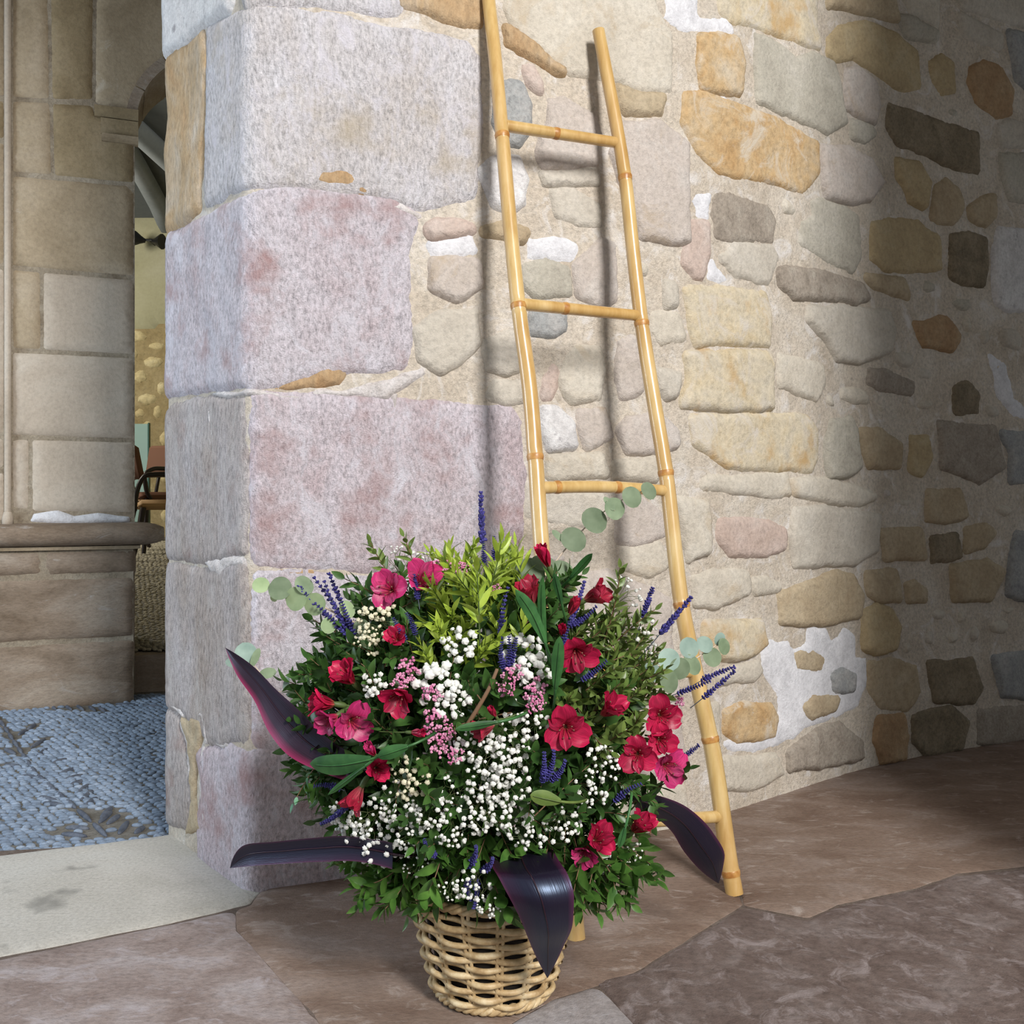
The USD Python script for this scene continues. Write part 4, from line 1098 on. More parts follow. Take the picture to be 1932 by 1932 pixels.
def sprig_class(name, mkey, L, n, ll, lw, spread, seed, droop=0.0, peak=0.42, start=0.25, pair=False):
    r = np.random.default_rng(seed)
    cls = shape_class(name)
    path = smooth_path([(0, 0, 0), (0.02 * L * r.normal(), 0.02 * L, 0.5 * L), (0.10 * L * r.normal(), 0.08 * L + droop * L * 0.4, L * (1 - 0.2 * droop))], 12)
    obj('stem', tube(path, np.linspace(0.0018, 0.0008, 12), 5), twig_m if mkey != 'lime' else stem_m, cls)
    for i in range(n):
        f = start + (1 - start) * (i + 0.5) / n if i < n - 1 else 1.0
        q = path[int(round(f * 11))]
        t = unit(path[min(11, int(f * 11) + 1)] - path[max(0, int(f * 11) - 1)])
        a = i * (math.pi if pair else 2.399) + r.normal(0, 0.3) + (math.pi / 2 * (i // 2 % 2) if pair else 0)
        side = unit(np.cross(t, [math.cos(a), math.sin(a), 0.1]))
        k = spread * (1.15 - 0.6 * f) if i < n - 1 else 0.15
        d = unit(t * math.cos(k) + side * math.sin(k))
        s = (1.0 - 0.35 * max(0, f - 0.6) / 0.4) * r.uniform(0.8, 1.15)
        m, uv = leaf(ll * s, lw * s, 0.3, r.uniform(0.0, 0.25), peak, nl=6, nw=1, seed=i)
        obj('leaf', place(m, q, d, t + 0.3 * r.normal(size=3), r.normal(0, 0.3)), LM[mkey], cls, uv=uv)
    return cls
SP = {}
for v in range(3):
    sfx = '' if v == 0 else f'_{v:03d}'
    SP['dark', v] = sprig_class('dark_sprig_form' + sfx, 'dark', 0.15, 13, 0.043, 0.020, 1.0, 10 + v)
    SP['glossy', v] = sprig_class('glossy_sprig_form' + sfx, 'glossy', 0.14, 12, 0.050, 0.023, 0.95, 20 + v, droop=0.15)
    SP['lime', v] = sprig_class('lime_sprig_form' + sfx, 'lime', 0.15, 17, 0.048, 0.0130, 0.75, 30 + v)
    SP['olive', v] = sprig_class('olive_sprig_form' + sfx, 'olive', 0.15, 17, 0.036, 0.0150, 0.95, 40 + v)
    SP['blade', v] = sprig_class('blade_sprig_form' + sfx, 'blade', 0.13, 8, 0.075, 0.013, 0.8, 50 + v, start=0.45)
SP['teal', 0] = sprig_class('teal_sprig_form', 'teal', 0.14, 11, 0.030, 0.013, 1.1, 61, pair=True)
SP['teal', 1] = SP['teal', 2] = SP['teal', 0]

# ---- alstroemerias
def tepal_mat(name, base, mid, tip, streak=0.35):
    n = {'u': ('uvmap', {'attribute': 'st'}), 'x': ('separate_xyz', {}),
         'r': ('rgb_ramp', {'ramp': [(0.0, lin(base)), (0.3, lin(mid)), (0.75, lin(tip)), (1.0, lin(tuple(np.clip(np.array(tip) * 1.06, 0, 255))))]}),
         'mp': ('mapping', {'scale': (26, 3, 1)}), 'n': ('noise_texture', {'scale': 1.0, 'detail': 3.0}),
         'rs': ('rgb_ramp', {'ramp': [(0.42, (1 - streak,) * 3), (0.58, (1, 1, 1))]}),
         'm': ('mix', {'mix_type': 'multiply', 'fac': 0.9}), 'o': ('object_info', {}), 'hv': ('math', {'math_type': 'multiply_add', 'value2': 0.32, 'value3': 0.68}), 'h': ('hsv', {}),
         'p': ('principled_bsdf', {'roughness': 0.42, 'specular_ior_level': 0.4}), 't': ('translucent_bsdf', {}), 'mc': ('mix_closure', {'fac': 0.28})}
    l = [('u.UV', 'x.vector'), ('x.y', 'r.fac'), ('u.UV', 'mp.vector'), ('mp.vector', 'n.vector'), ('n.fac', 'rs.fac'), ('r.color', 'm.color1'), ('rs.color', 'm.color2'),
         ('o.random', 'hv.value1'), ('hv.value', 'h.value'), ('m.color', 'h.color'), ('h.color', 'p.base_color'), ('h.color', 't.color'), ('p.BSDF', 'mc.closure1'), ('t.BSDF', 'mc.closure2')]
    return mat(name, n, l, 'mc.closure')
TM = {'crimson': (tepal_mat('tepal_crimson', (190, 140, 96), (196, 34, 70), (212, 32, 84)), tepal_mat('tepal_crimson_inner', (206, 176, 96), (190, 34, 66), (202, 36, 82), 0.6)),
      'pink': (tepal_mat('tepal_pink', (214, 150, 120), (220, 48, 100), (230, 62, 134)), tepal_mat('tepal_pink_inner', (226, 186, 120), (214, 60, 104), (226, 80, 140), 0.6)),
      'rose': (tepal_mat('tepal_rose', (206, 170, 130), (206, 74, 92), (206, 44, 76), 0.5), tepal_mat('tepal_rose_inner', (210, 184, 130), (206, 90, 100), (200, 54, 84), 0.6))}
filament = mat('filament', {'p': ('principled_bsdf', {'base_color': lin((168, 58, 64)), 'roughness': 0.5})}, [], 'p.BSDF')
anther = mat('anther', {'p': ('principled_bsdf', {'base_color': lin((110, 70, 56)), 'roughness': 0.7})}, [], 'p.BSDF')
def tepal(L, W, flare, seed, tipped=0.0, notch=0.12):
    """A flower tepal in the x-z plane: rises along +z and bends outwards (+y) by `flare` radians; wide and softly notched."""
    r = np.random.default_rng(seed)
    nl, nw = 10, 4
    cy, cz, th = 0.0015, 0.0, 0.10
    V, UV = [], []
    for i in range(nl + 1):
        v = i / nl
        th = 0.08 + flare * min(1, max(0, (v - 0.12) / 0.62)) ** 1.1 + tipped * max(0, v - 0.75) * 4
        if i:
            cy += L / nl * math.sin(th); cz += L / nl * math.cos(th)
        w = W / 2 * (0.14 + 0.86 * math.sin(math.pi / 2 * min(1, v / 0.66)) ** 1.4) * (1 if v < 0.72 else math.sqrt(max(0.05, 1 - ((v - 0.72) / 0.30) ** 2)))
        for j in range(-nw, nw + 1):
            u = j / nw
            cup = 0.35 * w * u * u
            ruf = 0.0016 * math.sin(5 * v + 4 * u + seed) * v + r.normal(0, 0.0003)
            nt = notch * L * v ** 6 * (abs(u) ** 1.5 - 0.4) * 0.5
            V.append((u * w, cy - (cup - ruf) * math.cos(th) + nt * math.sin(th), cz + (cup - ruf) * math.sin(th) + nt * math.cos(th)))
            UV.append((u * 0.5 + 0.5, v))
    k = 2 * nw + 1
    F = []
    for i in range(nl):
        for j in range(k - 1):
            a = i * k + j
            F += [[a, a + 1, a + k + 1], [a, a + k + 1, a + k]]
    return trimesh.Trimesh(np.array(V), np.array(F), process=False), np.array(UV)
def rotz(m, a):
    m = m.copy(); m.apply_transform(trimesh.transformations.rotation_matrix(a, [0, 0, 1])); return m
def lily_class(name, colour, flare, seed, ow=0.036, iw=0.019, bud=False):
    r = np.random.default_rng(seed)
    cls = shape_class(name)
    mo, mi = TM[colour]
    obj('stem', tube([(0, 0, -0.10), (0.004, 0, -0.05), (0, 0, -0.008)], [0.0018, 0.0018, 0.0024], 6), stem_m, cls)
    obj('calyx', tube([(0, 0, -0.014), (0, 0, -0.008), (0, 0, 0.0), (0, 0, 0.008)], [0.002, 0.0046, 0.0050, 0.0038], 8), stem_m, cls)
    for i in range(3):
        m, uv = tepal(0.047 * r.uniform(0.94, 1.05), ow, flare * r.uniform(0.78, 1.2), seed + i)
        obj('outer_tepal', rotz(m, 2 * math.pi * i / 3 + 0.1 * r.normal()), mo, cls, uv=uv)
    for i in range(3):
        m, uv = tepal(0.045 * r.uniform(0.95, 1.05), iw, flare * 0.8 * r.uniform(0.85, 1.1), seed + 9 + i, notch=-0.1)
        obj('inner_tepal', rotz(m, 2 * math.pi * (i + 0.5) / 3 + 0.1 * r.normal()), mi, cls, uv=uv)
    if not bud:
        for i in range(6):
            a = i * 1.05 + r.normal(0, 0.2)
            q = smooth_path([(0.001 * math.cos(a), 0.001 * math.sin(a), 0.006), (0.005 * math.cos(a), 0.005 * math.sin(a), 0.020), (0.010 * math.cos(a), 0.010 * math.sin(a) - 0.003, 0.029)], 6)
            st_ = obj('stamen', tube(q, 0.0005, 4), filament, cls)
            tip = trimesh.creation.icosphere(subdivisions=1, radius=0.0014); tip.apply_translation(q[-1])
            obj('anther', tip, anther, st_)
    return cls
LC = {}
for ci, colour in enumerate(('crimson', 'pink', 'rose')):
    for v in range(2):
        nm = f'{colour}_lily_form' + ('' if v == 0 else '_001')
        LC[colour, 'open', v] = lily_class(nm, colour, 1.18, 100 + 10 * ci + v)
        LC[colour, 'half', v] = lily_class(nm.replace('lily', 'half_open_lily'), colour, 0.85, 150 + 10 * ci + v, ow=0.030)
        LC[colour, 'side', v] = lily_class(nm.replace('lily', 'trumpet_lily'), colour, 0.58, 200 + 10 * ci + v, ow=0.026)
    LC[colour, 'bud', 0] = LC[colour, 'bud', 1] = lily_class(f'{colour}_lily_bud_form', colour, 0.16, 300 + ci, ow=0.021, iw=0.014, bud=True)
RPX = {'open': 0.040, 'half': 0.034, 'side': 0.032, 'bud': 0.034}
# px, py, half-size in px, colour, state, facing (right, towards the eye, up), label
FL_ = [
 (735, 1112, 42, 'pink', 'open', (-0.25, 0.9, 0.25), 'bright pink open lily-like bloom at the top left of the bouquet'),
 (797, 1092, 40, 'pink', 'half', (0.25, 0.7, 0.5), 'pink bloom under the topmost pink statice, right of another pink bloom'),
 (1030, 1056, 34, 'crimson', 'bud', (-0.35, 0.35, 0.85), 'closed crimson bloom at the very top, below the eucalyptus branch'),
 (1000, 1122, 36, 'rose', 'side', (-0.25, 0.4, 0.85), 'streaked rose trumpet bloom standing between long green blades near the top'),
 (1120, 1125, 34, 'rose', 'side', (0.75, 0.4, 0.4), 'rose trumpet bloom pointing right near the top right'),
 (1078, 1150, 28, 'rose', 'bud', (0.3, 0.5, 0.8), 'greenish rose bud behind the blue lavender near the top right'),
 (1088, 1232, 42, 'crimson', 'open', (0.1, 0.85, -0.35), 'red bloom with pale pink lower petal right of the dense white cluster'),
 (1060, 1192, 22, 'crimson', 'bud', (0.0, 0.6, 0.5), 'small red bud just above the red bloom with the pale lower petal'),
 (655, 1276, 38, 'crimson', 'side', (-0.35, 0.5, 0.5), 'deep red trumpet bloom topmost in the left red cluster'),
 (612, 1326, 34, 'crimson', 'side', (-0.85, 0.4, 0.2), 'red trumpet bloom pointing left at the left edge of the bouquet'),
 (622, 1360, 32, 'pink', 'half', (-0.5, 0.7, -0.3), 'pinkish red half-open bloom next to the dark purple leaf'),
 (664, 1362, 42, 'pink', 'open', (0.3, 0.85, -0.1), 'large pink bloom with a pale throat in the left red cluster'),
 (752, 1316, 38, 'crimson', 'half', (-0.2, 0.7, -0.4), 'dark red bloom beside the pink statice left of centre'),
 (748, 1203, 26, 'crimson', 'half', (-0.1, 0.7, 0.4), 'shaded red bloom below the blue lavender at upper left'),
 (702, 1418, 26, 'pink', 'bud', (-0.3, 0.6, 0.6), 'pink bud above the drooping red trumpet at lower left'),
 (712, 1450, 28, 'crimson', 'half', (0.3, 0.8, 0.1), 'crimson bloom between long green leaf and white florets at left'),
 (672, 1502, 34, 'rose', 'side', (-0.45, 0.4, -0.75), 'rose trumpet bloom hanging downwards at the lower left'),
 (784, 1382, 22, 'crimson', 'bud', (0.75, 0.5, 0.1), 'small dark red bud touching the pink statice left of centre'),
 (918, 1372, 30, 'rose', 'side', (-0.75, 0.45, -0.25), 'pale streaked trumpet bloom pointing left in the middle of the bouquet'),
 (932, 1346, 18, 'crimson', 'bud', (-0.4, 0.4, 0.7), 'slim crimson bud above the pale trumpet in the middle'),
 (1068, 1374, 46, 'crimson', 'open', (0.0, 0.95, 0.05), 'wide open crimson bloom right of the white floret mass'),
 (1148, 1338, 36, 'crimson', 'side', (0.45, 0.45, 0.5), 'crimson star-like bloom seen from the side right of centre'),
 (1248, 1350, 40, 'crimson', 'open', (0.15, 0.9, 0.1), 'crimson bloom topmost of the four at the right edge'),
 (1246, 1396, 34, 'crimson', 'open', (0.1, 0.9, 0.15), 'crimson bloom second from the top of the four at the right edge'),
 (1203, 1424, 38, 'crimson', 'open', (-0.1, 0.95, 0.1), 'crimson bloom leftmost of the four at the right edge'),
 (1258, 1446, 40, 'pink', 'open', (0.25, 0.9, -0.05), 'pinkish crimson bloom lowest of the four at the right edge'),
 (1128, 1582, 36, 'crimson', 'half', (0.3, 0.75, 0.4), 'crimson bloom upper of the pair at the lower right'),
 (1104, 1610, 30, 'pink', 'half', (-0.25, 0.85, -0.3), 'pinkish crimson bloom lower of the pair at the lower right'),
 (1205, 1558, 34, 'crimson', 'side', (0.4, 0.45, 0.55), 'crimson star-like bloom seen from the side at the lower right edge'),
]
spots = []
for i, (px, py, r, colour, state, f, label) in enumerate(FL_):
    p, n = on_ball(px, py, 1.05)
    d = unit(np.array([f[0], -f[1], f[2]]))
    s = 1.18 * r * p[1] / FPX / RPX[state]
    back = {'open': 0.020, 'half': 0.024, 'side': 0.022, 'bud': 0.020}[state] * s
    copy_of(LC[colour, state, i % 2], 'alstroemeria', frame(p - d * back, d, rng.uniform(0, 6.28), s), label, 'flower', None)
    spots.append((px, py, r + 8))

# ---- baby's breath
def petal_white(name, c, t):
    return mat(name, {'p': ('principled_bsdf', {'base_color': lin(c), 'roughness': 0.6, 'specular_ior_level': 0.25}), 't': ('translucent_bsdf', {'color': lin(c)}), 'm': ('mix_closure', {'fac': t})}, [('p.BSDF', 'm.closure1'), ('t.BSDF', 'm.closure2')], 'm.closure')
gyp_m = petal_white('floret_white', (238, 238, 232), 0.25)
gyp_c = petal_white('floret_cream', (232, 226, 198), 0.25)
thin_stem = mat('thin_stem', {'p': ('principled_bsdf', {'base_color': lin((96, 104, 66)), 'roughness': 0.6})}, [], 'p.BSDF')
ICO2 = trimesh.creation.icosphere(subdivisions=2)
def floret(r, seed):
    v = ICO2.vertices
    az = np.arctan2(v[:, 1], v[:, 0])
    w = 1 + 0.16 * np.sin(5 * az + seed + 4 * v[:, 2]) * np.sqrt(np.maximum(0, 1 - v[:, 2] ** 2)) + 0.25 * (meshkit.noise(v * 2.6 + seed * 3.1) - 0.5)
    return v * w[:, None] * np.array([1, 1, 0.8]) * r
def gyp_class(name, n, R, fr, seed, m, depth=0.6):
    r = np.random.default_rng(seed)
    cls = shape_class(name)
    stems = []
    hub = np.array([0, 0, -0.09])
    subs = []
    for i in range(7):
        a = i * 2.399
        q = np.array([0.45 * R * math.sqrt(i / 7) * math.cos(a), 0.45 * R * math.sqrt(i / 7) * math.sin(a), -0.030 + 0.01 * r.normal()])
        subs.append(q)
        stems.append(tube(smooth_path([hub, (hub + q) / 2 + r.normal(0, 0.004, 3), q], 6), 0.0007, 4))
    pts = []
    for i in range(n):
        for _ in range(20):
            a, rr = r.uniform(0, 2 * math.pi), R * math.sqrt(r.uniform(0, 1))
            q = np.array([rr * math.cos(a), rr * math.sin(a), -depth * rr * rr / R + r.normal(0, 0.006)])
            if all(np.linalg.norm(q - o) > fr * 1.5 for o in pts):
                break
        pts.append(q)
        b = subs[int(np.argmin([np.linalg.norm(q - s) for s in subs]))]
        stems.append(tube([b, (b + q) / 2 + r.normal(0, 0.002, 3), q], 0.0005, 3))
    obj('stem', cat_mesh(stems), thin_stem, cls)
    for i, q in enumerate(pts):
        s = fr * r.choice([0.62, 0.85, 1.0, 1.12])
        v = floret(s, seed + i)
        R3 = trimesh.transformations.random_rotation_matrix(r.random(3))[:3, :3] if i % 2 else np.eye(3)
        obj('floret', trimesh.Trimesh(v @ R3.T + q, ICO2.faces, process=False), m, cls)
    return cls
GC = {'s': [gyp_class('small_white_spray_form' + x, 32, 0.052, 0.0056, 400 + i, gyp_m) for i, x in enumerate(('', '_001', '_002'))],
      'c': [gyp_class('cream_spray_form', 34, 0.048, 0.0054, 410, gyp_c)],
      'b': [gyp_class('large_white_spray_form' + x, 22, 0.044, 0.0086, 420 + i, gyp_m, 0.4) for i, x in enumerate(('', '_001'))],
      'l': [gyp_class('loose_white_spray_form' + x, 18, 0.058, 0.0050, 430 + i, gyp_m) for i, x in enumerate(('', '_001'))]}
GR = {'s': 52, 'c': 48, 'b': 44, 'l': 58}
G = "baby's breath"
GY = [
 (705, 1165, 44, 'c', 'cream coloured {} spray below the top left pink bloom'), (690, 1205, 34, 'c', 'cream {} spray beside the base of the left lavender bunch'),
 (866, 1212, 32, 'b', 'loose large-floreted {} spray below the lime foliage'), (822, 1286, 44, 'b', 'large-floreted {} spray beside the pink statice at centre left'), (852, 1322, 34, 'b', 'large-floreted {} spray under the other one at centre left'),
 (700, 1292, 26, 'b', 'short row of large {} florets right of the red cluster'),
 (992, 1232, 42, 'b', 'dense cluster of large {} florets at upper centre, right of dark lavender'), (1006, 1262, 36, 'b', 'large {} florets just above the pink statice right of centre'),
 (1000, 1352, 44, 's', '{} spray below the pink statice right of centre'), (965, 1395, 50, 's', '{} spray left of the wide open crimson bloom'), (900, 1420, 46, 's', '{} spray under the pale trumpet bloom'),
 (950, 1440, 50, 's', '{} spray at the middle of the big white mass'), (915, 1480, 50, 's', '{} spray low in the big white mass'), (965, 1495, 48, 's', '{} spray left of the lowest dark lavender'),
 (960, 1545, 48, 's', '{} spray above the hanging dark leaf'), (905, 1545, 44, 's', '{} spray below the big white mass'), (850, 1500, 40, 'l', 'sparse {} spray left of the big white mass'),
 (1000, 1580, 38, 's', '{} spray resting at the top right of the hanging dark leaf'),
 (765, 1475, 42, 'c', 'cream {} spray right of the drooping red trumpet'), (735, 1520, 42, 's', '{} spray below the drooping red trumpet'), (800, 1540, 44, 's', '{} spray in the lower middle left'),
 (640, 1548, 44, 's', '{} spray at the lower left edge over blue lavender'), (690, 1560, 46, 's', '{} spray above the lower left dark leaf'), (700, 1610, 48, 's', '{} spray hanging over the base of the lower left dark leaf'), (655, 1600, 36, 's', '{} spray over the middle of the lower left dark leaf'),
 (760, 1580, 38, 's', '{} spray lower left, above the leafy fringe'), (845, 1575, 38, 's', '{} spray above the blue lavender near the bottom'),
 (780, 1640, 32, 'l', 'sparse {} spray on the leafy fringe above the basket'), (895, 1690, 40, 's', '{} spray hanging over the rim of the basket'), (925, 1725, 26, 's', 'lowest {} spray, against the wicker'),
 (850, 1690, 30, 'l', 'sparse {} spray at the basket rim, left of the lowest lavender'),
 (1145, 1450, 40, 's', '{} spray left of the four crimson blooms'), (1120, 1500, 38, 's', '{} spray below and left of the four crimson blooms'), (1070, 1560, 40, 's', '{} spray left of the lower right pair of blooms'),
 (1140, 1640, 30, 's', '{} spray just under the lower right pair of blooms'), (1200, 1620, 30, 'l', 'sparse {} spray under the lower right star-like bloom'),
 (1228, 1180, 46, 'l', 'airy {} spray around the right lavender stems'), (1195, 1105, 42, 'l', 'airy {} spray at the top right against the wall'), (1240, 1240, 34, 'l', 'airy {} spray above the right eucalyptus'),
 (738, 1040, 40, 'l', 'airy {} spray at the top left behind narrow leaves'), (800, 1042, 34, 'l', 'airy {} spray behind the topmost pink statice'),
]
for i, (px, py, r, k, label) in enumerate(GY):
    air = k == 'l' and (py < 1260)
    p, n = on_ball(px, py, 1.0 if air else 1.03)
    if py > 1660:
        p = at(px, py, 1.775)
    d = unit(n + np.array([0, -0.5, 0.1]))
    cls = GC[k][i % len(GC[k])]
    copy_of(cls, 'gypsophila', frame(p, d, rng.uniform(0, 6.28), r * p[1] / FPX / (GR[k] / 1000)), label.format("white " + G if not label.startswith(('cream', 'loose', 'large', 'short', 'dense', 'sparse', 'airy', 'lowest')) else G), 'flower', None)
    if not air:
        spots.append((px, py, r * 0.8))

# ---- pink statice
stat_m = petal_white('statice_pink', (222, 156, 186), 0.2)
stat_d = petal_white('statice_deep', (204, 120, 160), 0.2)
def statice_class(name, n, seed):
    r = np.random.default_rng(seed)
    cls = shape_class(name)
    stems = [tube([(0, 0, -0.09), (0.002, 0, -0.04), (0, 0, -0.015)], 0.0011, 5)]
    heads = []
    for i in range(n):
        a = i * 2.399
        rr = 0.026 * math.sqrt((i + 0.5) / n)
        heads.append(np.array([rr * math.cos(a), rr * math.sin(a), -0.5 * rr + r.normal(0, 0.003)]))
        stems.append(tube([(0, 0, -0.02), heads[-1]], 0.0007, 4))
    obj('stem', cat_mesh(stems), stem_m, cls)
    for i, q in enumerate(heads):
        ms = []
        for k in range(7):
            v = floret(0.0030, seed + i + k) + r.normal(0, 0.0034, 3)
            ms.append(trimesh.Trimesh(v, ICO2.faces, process=False))
        m = cat_mesh(ms)
        m.apply_translation(q)
        obj('flower_head', m, stat_m if i % 3 else stat_d, cls)
    return cls
SC = [statice_class('statice_form', 11, 500), statice_class('statice_form_001', 9, 510)]
ST = [(768, 1262, 26, 'pink statice upper one of the string left of centre'), (752, 1288, 20, 'pink statice just left of the large white florets'), (812, 1306, 20, 'pink statice among the large white florets at centre left'),
      (818, 1358, 26, 'pink statice in the middle of the string left of centre'), (825, 1398, 26, 'pink statice lower in the string left of centre'), (856, 1425, 20, 'pink statice lowest of the string left of centre'), (846, 1380, 16, 'small pink statice right of the middle of the string'),
      (968, 1270, 22, 'pink statice under the dark lavender at upper centre'), (955, 1300, 18, 'small pink statice left of its pair right of centre'), (1012, 1300, 26, 'pink statice under the dense white florets right of centre'), (1010, 1330, 18, 'lowest small pink statice right of centre'),
      (830, 1062, 26, 'topmost bright pink statice at the upper left'), (872, 1068, 16, 'small bright pink statice beside the tall lavender spike'), (935, 1108, 12, 'tiny pink statice beside white petals at the top centre'), (1286, 1322, 14, 'small pink statice at the right edge by the ladder')]
for i, (px, py, r, label) in enumerate(ST):
    p, n = on_ball(px, py, 1.06)
    copy_of(SC[i % 2], 'statice', frame(p, unit(n + np.array([0, -0.6, 0.2])), rng.uniform(0, 6.28), r * p[1] / FPX / 0.030), label, 'flower')
    spots.append((px, py, r))

# ---- lavender
lav_m = mat('lavender', {'g': ('geometry', {}), 'n': ('noise_texture', {'scale': 160.0, 'detail': 2.0}), 'r': ('rgb_ramp', {'ramp': [(0.35, lin((30, 28, 84))), (0.65, lin((64, 58, 134)))]}), 'p': ('principled_bsdf', {'roughness': 0.7})}, [('g.position', 'n.vector'), ('n.fac', 'r.fac'), ('r.color', 'p.base_color')], 'p.BSDF')
lav_stem = mat('lavender_stem', {'p': ('principled_bsdf', {'base_color': lin((58, 66, 78)), 'roughness': 0.6})}, [], 'p.BSDF')
ICO1 = trimesh.creation.icosphere(subdivisions=1)
def lavender_class(name, frac_, seed):
    """A sprig one unit long (0.12 m): bare stem, then whorls of buds tapering to the tip."""
    r = np.random.default_rng(seed)
    cls = shape_class(name)
    L = 0.12
    path = smooth_path([(0, 0, 0), (0.002 * r.normal(), 0.002 * r.normal(), L * 0.5), (0.006 * r.normal(), 0.006 * r.normal(), L)], 20)
    obj('stem', tube(path, 0.0009, 5), lav_stem, cls)
    nw = 13
    for w in range(nw):
        f = 1 - frac_ * (1 - (w + 0.5) / nw)
        q = np.array([np.interp(f, np.linspace(0, 1, 20), path[:, k]) for k in range(3)])
        big = (1.0 - 0.45 * (w / nw) - (0.25 if w == 0 else 0)) * r.uniform(0.8, 1.1)
        ms = []
        for k in range(6):
            a = k * math.pi / 3 + w * 0.5
            d = unit((math.cos(a), math.sin(a), 0.9 + 0.4 * r.normal()))
            v = ICO1.vertices * np.array([0.0030, 0.0030, 0.0056]) * big
            Rm = frame(q + d * 0.0046 * big, d)
            ms.append(trimesh.Trimesh(v @ Rm[:3, :3].T + Rm[:3, 3], ICO1.faces, process=False))
        obj('whorl', cat_mesh(ms), lav_m, cls)
    return cls
LV = [lavender_class('lavender_form', 0.62, 600), lavender_class('lavender_form_001', 0.75, 610), lavender_class('lavender_form_002', 0.9, 620)]
LAV = [
 ((914, 1090), (904, 928), 1.95, 0, 'tall lavender spike rising highest above the bouquet', None), ((916, 1075), (912, 1020), 1.93, 2, 'short dark lavender at the foot of the tall spike', None), ((930, 1062), (936, 1012), 1.93, 2, 'short lavender right of the tall spike', None),
 ((672, 1215), (563, 1104), 1.95, 1, 'lavender pointing furthest left in the upper left bunch', None), ((672, 1205), (592, 1088), 1.95, 2, 'lavender second from left in the upper left bunch', None), ((670, 1210), (606, 1098), 1.93, 2, 'lavender in the middle of the upper left bunch', None), ((672, 1200), (619, 1082), 1.95, 1, 'lavender reaching highest in the upper left bunch', None), ((668, 1215), (596, 1136), 1.93, 2, 'lavender lowest in the upper left bunch', None), ((674, 1208), (640, 1130), 1.92, 2, 'lavender rightmost in the upper left bunch', None),
 ((792, 1150), (778, 1086), 1.80, 1, 'grey green lavender over the second pink bloom', None), ((770, 1215), (742, 1165), 1.79, 2, 'dark lavender left one of two above the shaded red bloom', None), ((785, 1205), (770, 1155), 1.79, 2, 'dark lavender right one of two above the shaded red bloom', None),
 ((1205, 1244), (1304, 1126), 2.0, 0, 'lavender crossing the right ladder rail, upper one', None), ((1200, 1205), (1230, 1108), 1.98, 0, 'upright lavender at the right edge, left of the ladder rail', None),
 ((1268, 1312), (1340, 1284), 1.98, 2, 'nearly level lavender at the right edge below the eucalyptus', None), ((1300, 1298), (1387, 1260), 2.02, 1, 'upper one of two lavenders pointing right across the ladder rail', None), ((1302, 1336), (1384, 1264), 2.02, 1, 'lower one of two lavenders pointing right across the ladder rail', None), ((1262, 1440), (1317, 1404), 1.98, 1, 'short lavender at the right edge beside the four crimson blooms', None),
 ((944, 1222), (952, 1108), 1.77, 2, 'long upright lavender left of the green blades', None), ((955, 1275), (940, 1212), 1.75, 2, 'dark lavender leftmost of the clump above the pink statice', None), ((958, 1272), (962, 1200), 1.75, 2, 'dark lavender in the middle of the clump above the pink statice', None), ((962, 1262), (976, 1205), 1.75, 2, 'dark lavender right in the clump above the pink statice', None),
 ((1070, 1195), (1106, 1094), 1.79, 2, 'lavender slanting up beside the rose trumpet at upper right', None), ((1066, 1186), (1128, 1150), 1.78, 2, 'lavender slanting right above the red bloom', None), ((1062, 1240), (1074, 1160), 1.78, 2, 'lavender behind the small red bud', None), ((1088, 1288), (1146, 1250), 1.75, 2, 'lavender below the red bloom with the pale lower petal', None),
 ((1024, 1480), (1052, 1418), 1.70, 2, 'dark lavender right in the clump below the wide open crimson bloom', None), ((1022, 1482), (1030, 1424), 1.70, 2, 'dark lavender left in the clump below the wide open crimson bloom', None), ((1034, 1478), (1072, 1440), 1.70, 2, 'dark lavender pointing right in the clump below the wide open crimson bloom', None),
 ((1152, 1520), (1206, 1474), 1.78, 2, 'lavender under the leftmost of the four crimson blooms', None), ((668, 1510), (604, 1560), 1.82, 2, 'lavender slanting down at the left under the drooping trumpet', None), ((650, 1492), (594, 1476), 1.84, 2, 'level lavender at the left edge below the long green leaf', None),
 ((880, 1640), (905, 1600), 1.72, 2, 'dark lavender above the hanging leaf at the bottom', None), ((885, 1650), (882, 1700), 1.74, 2, 'left one of two lavenders hanging at the bottom', None), ((898, 1650), (900, 1712), 1.74, 2, 'right one of two lavenders hanging at the bottom', None), ((830, 1620), (795, 1590), 1.72, 2, 'lavender in the lower fringe pointing left', None), ((905, 1645), (935, 1625), 1.72, 2, 'lavender lying across the base of the hanging leaf', None),
]
for i, (b, t, Y, k, label, grp) in enumerate(LAV):
    inside = Y < 1.9
    if inside:
        p, n = on_ball(*b, 1.0); q, n2 = on_ball(*t, 1.09)
    else:
        p, q = at(*b, Y), at(*t, Y)
    L = np.linalg.norm(q - p)
    M = frame(p, q - p, rng.uniform(0, 6.28), 1.0)
    M[:3, 2] *= L / 0.12
    M[:3, 0] *= 1.0; M[:3, 1] *= 1.0
    copy_of(LV[k], 'lavender', M, label, 'flower')
    spots.append(((b[0] + t[0]) / 2, (b[1] + t[1]) / 2, 16))

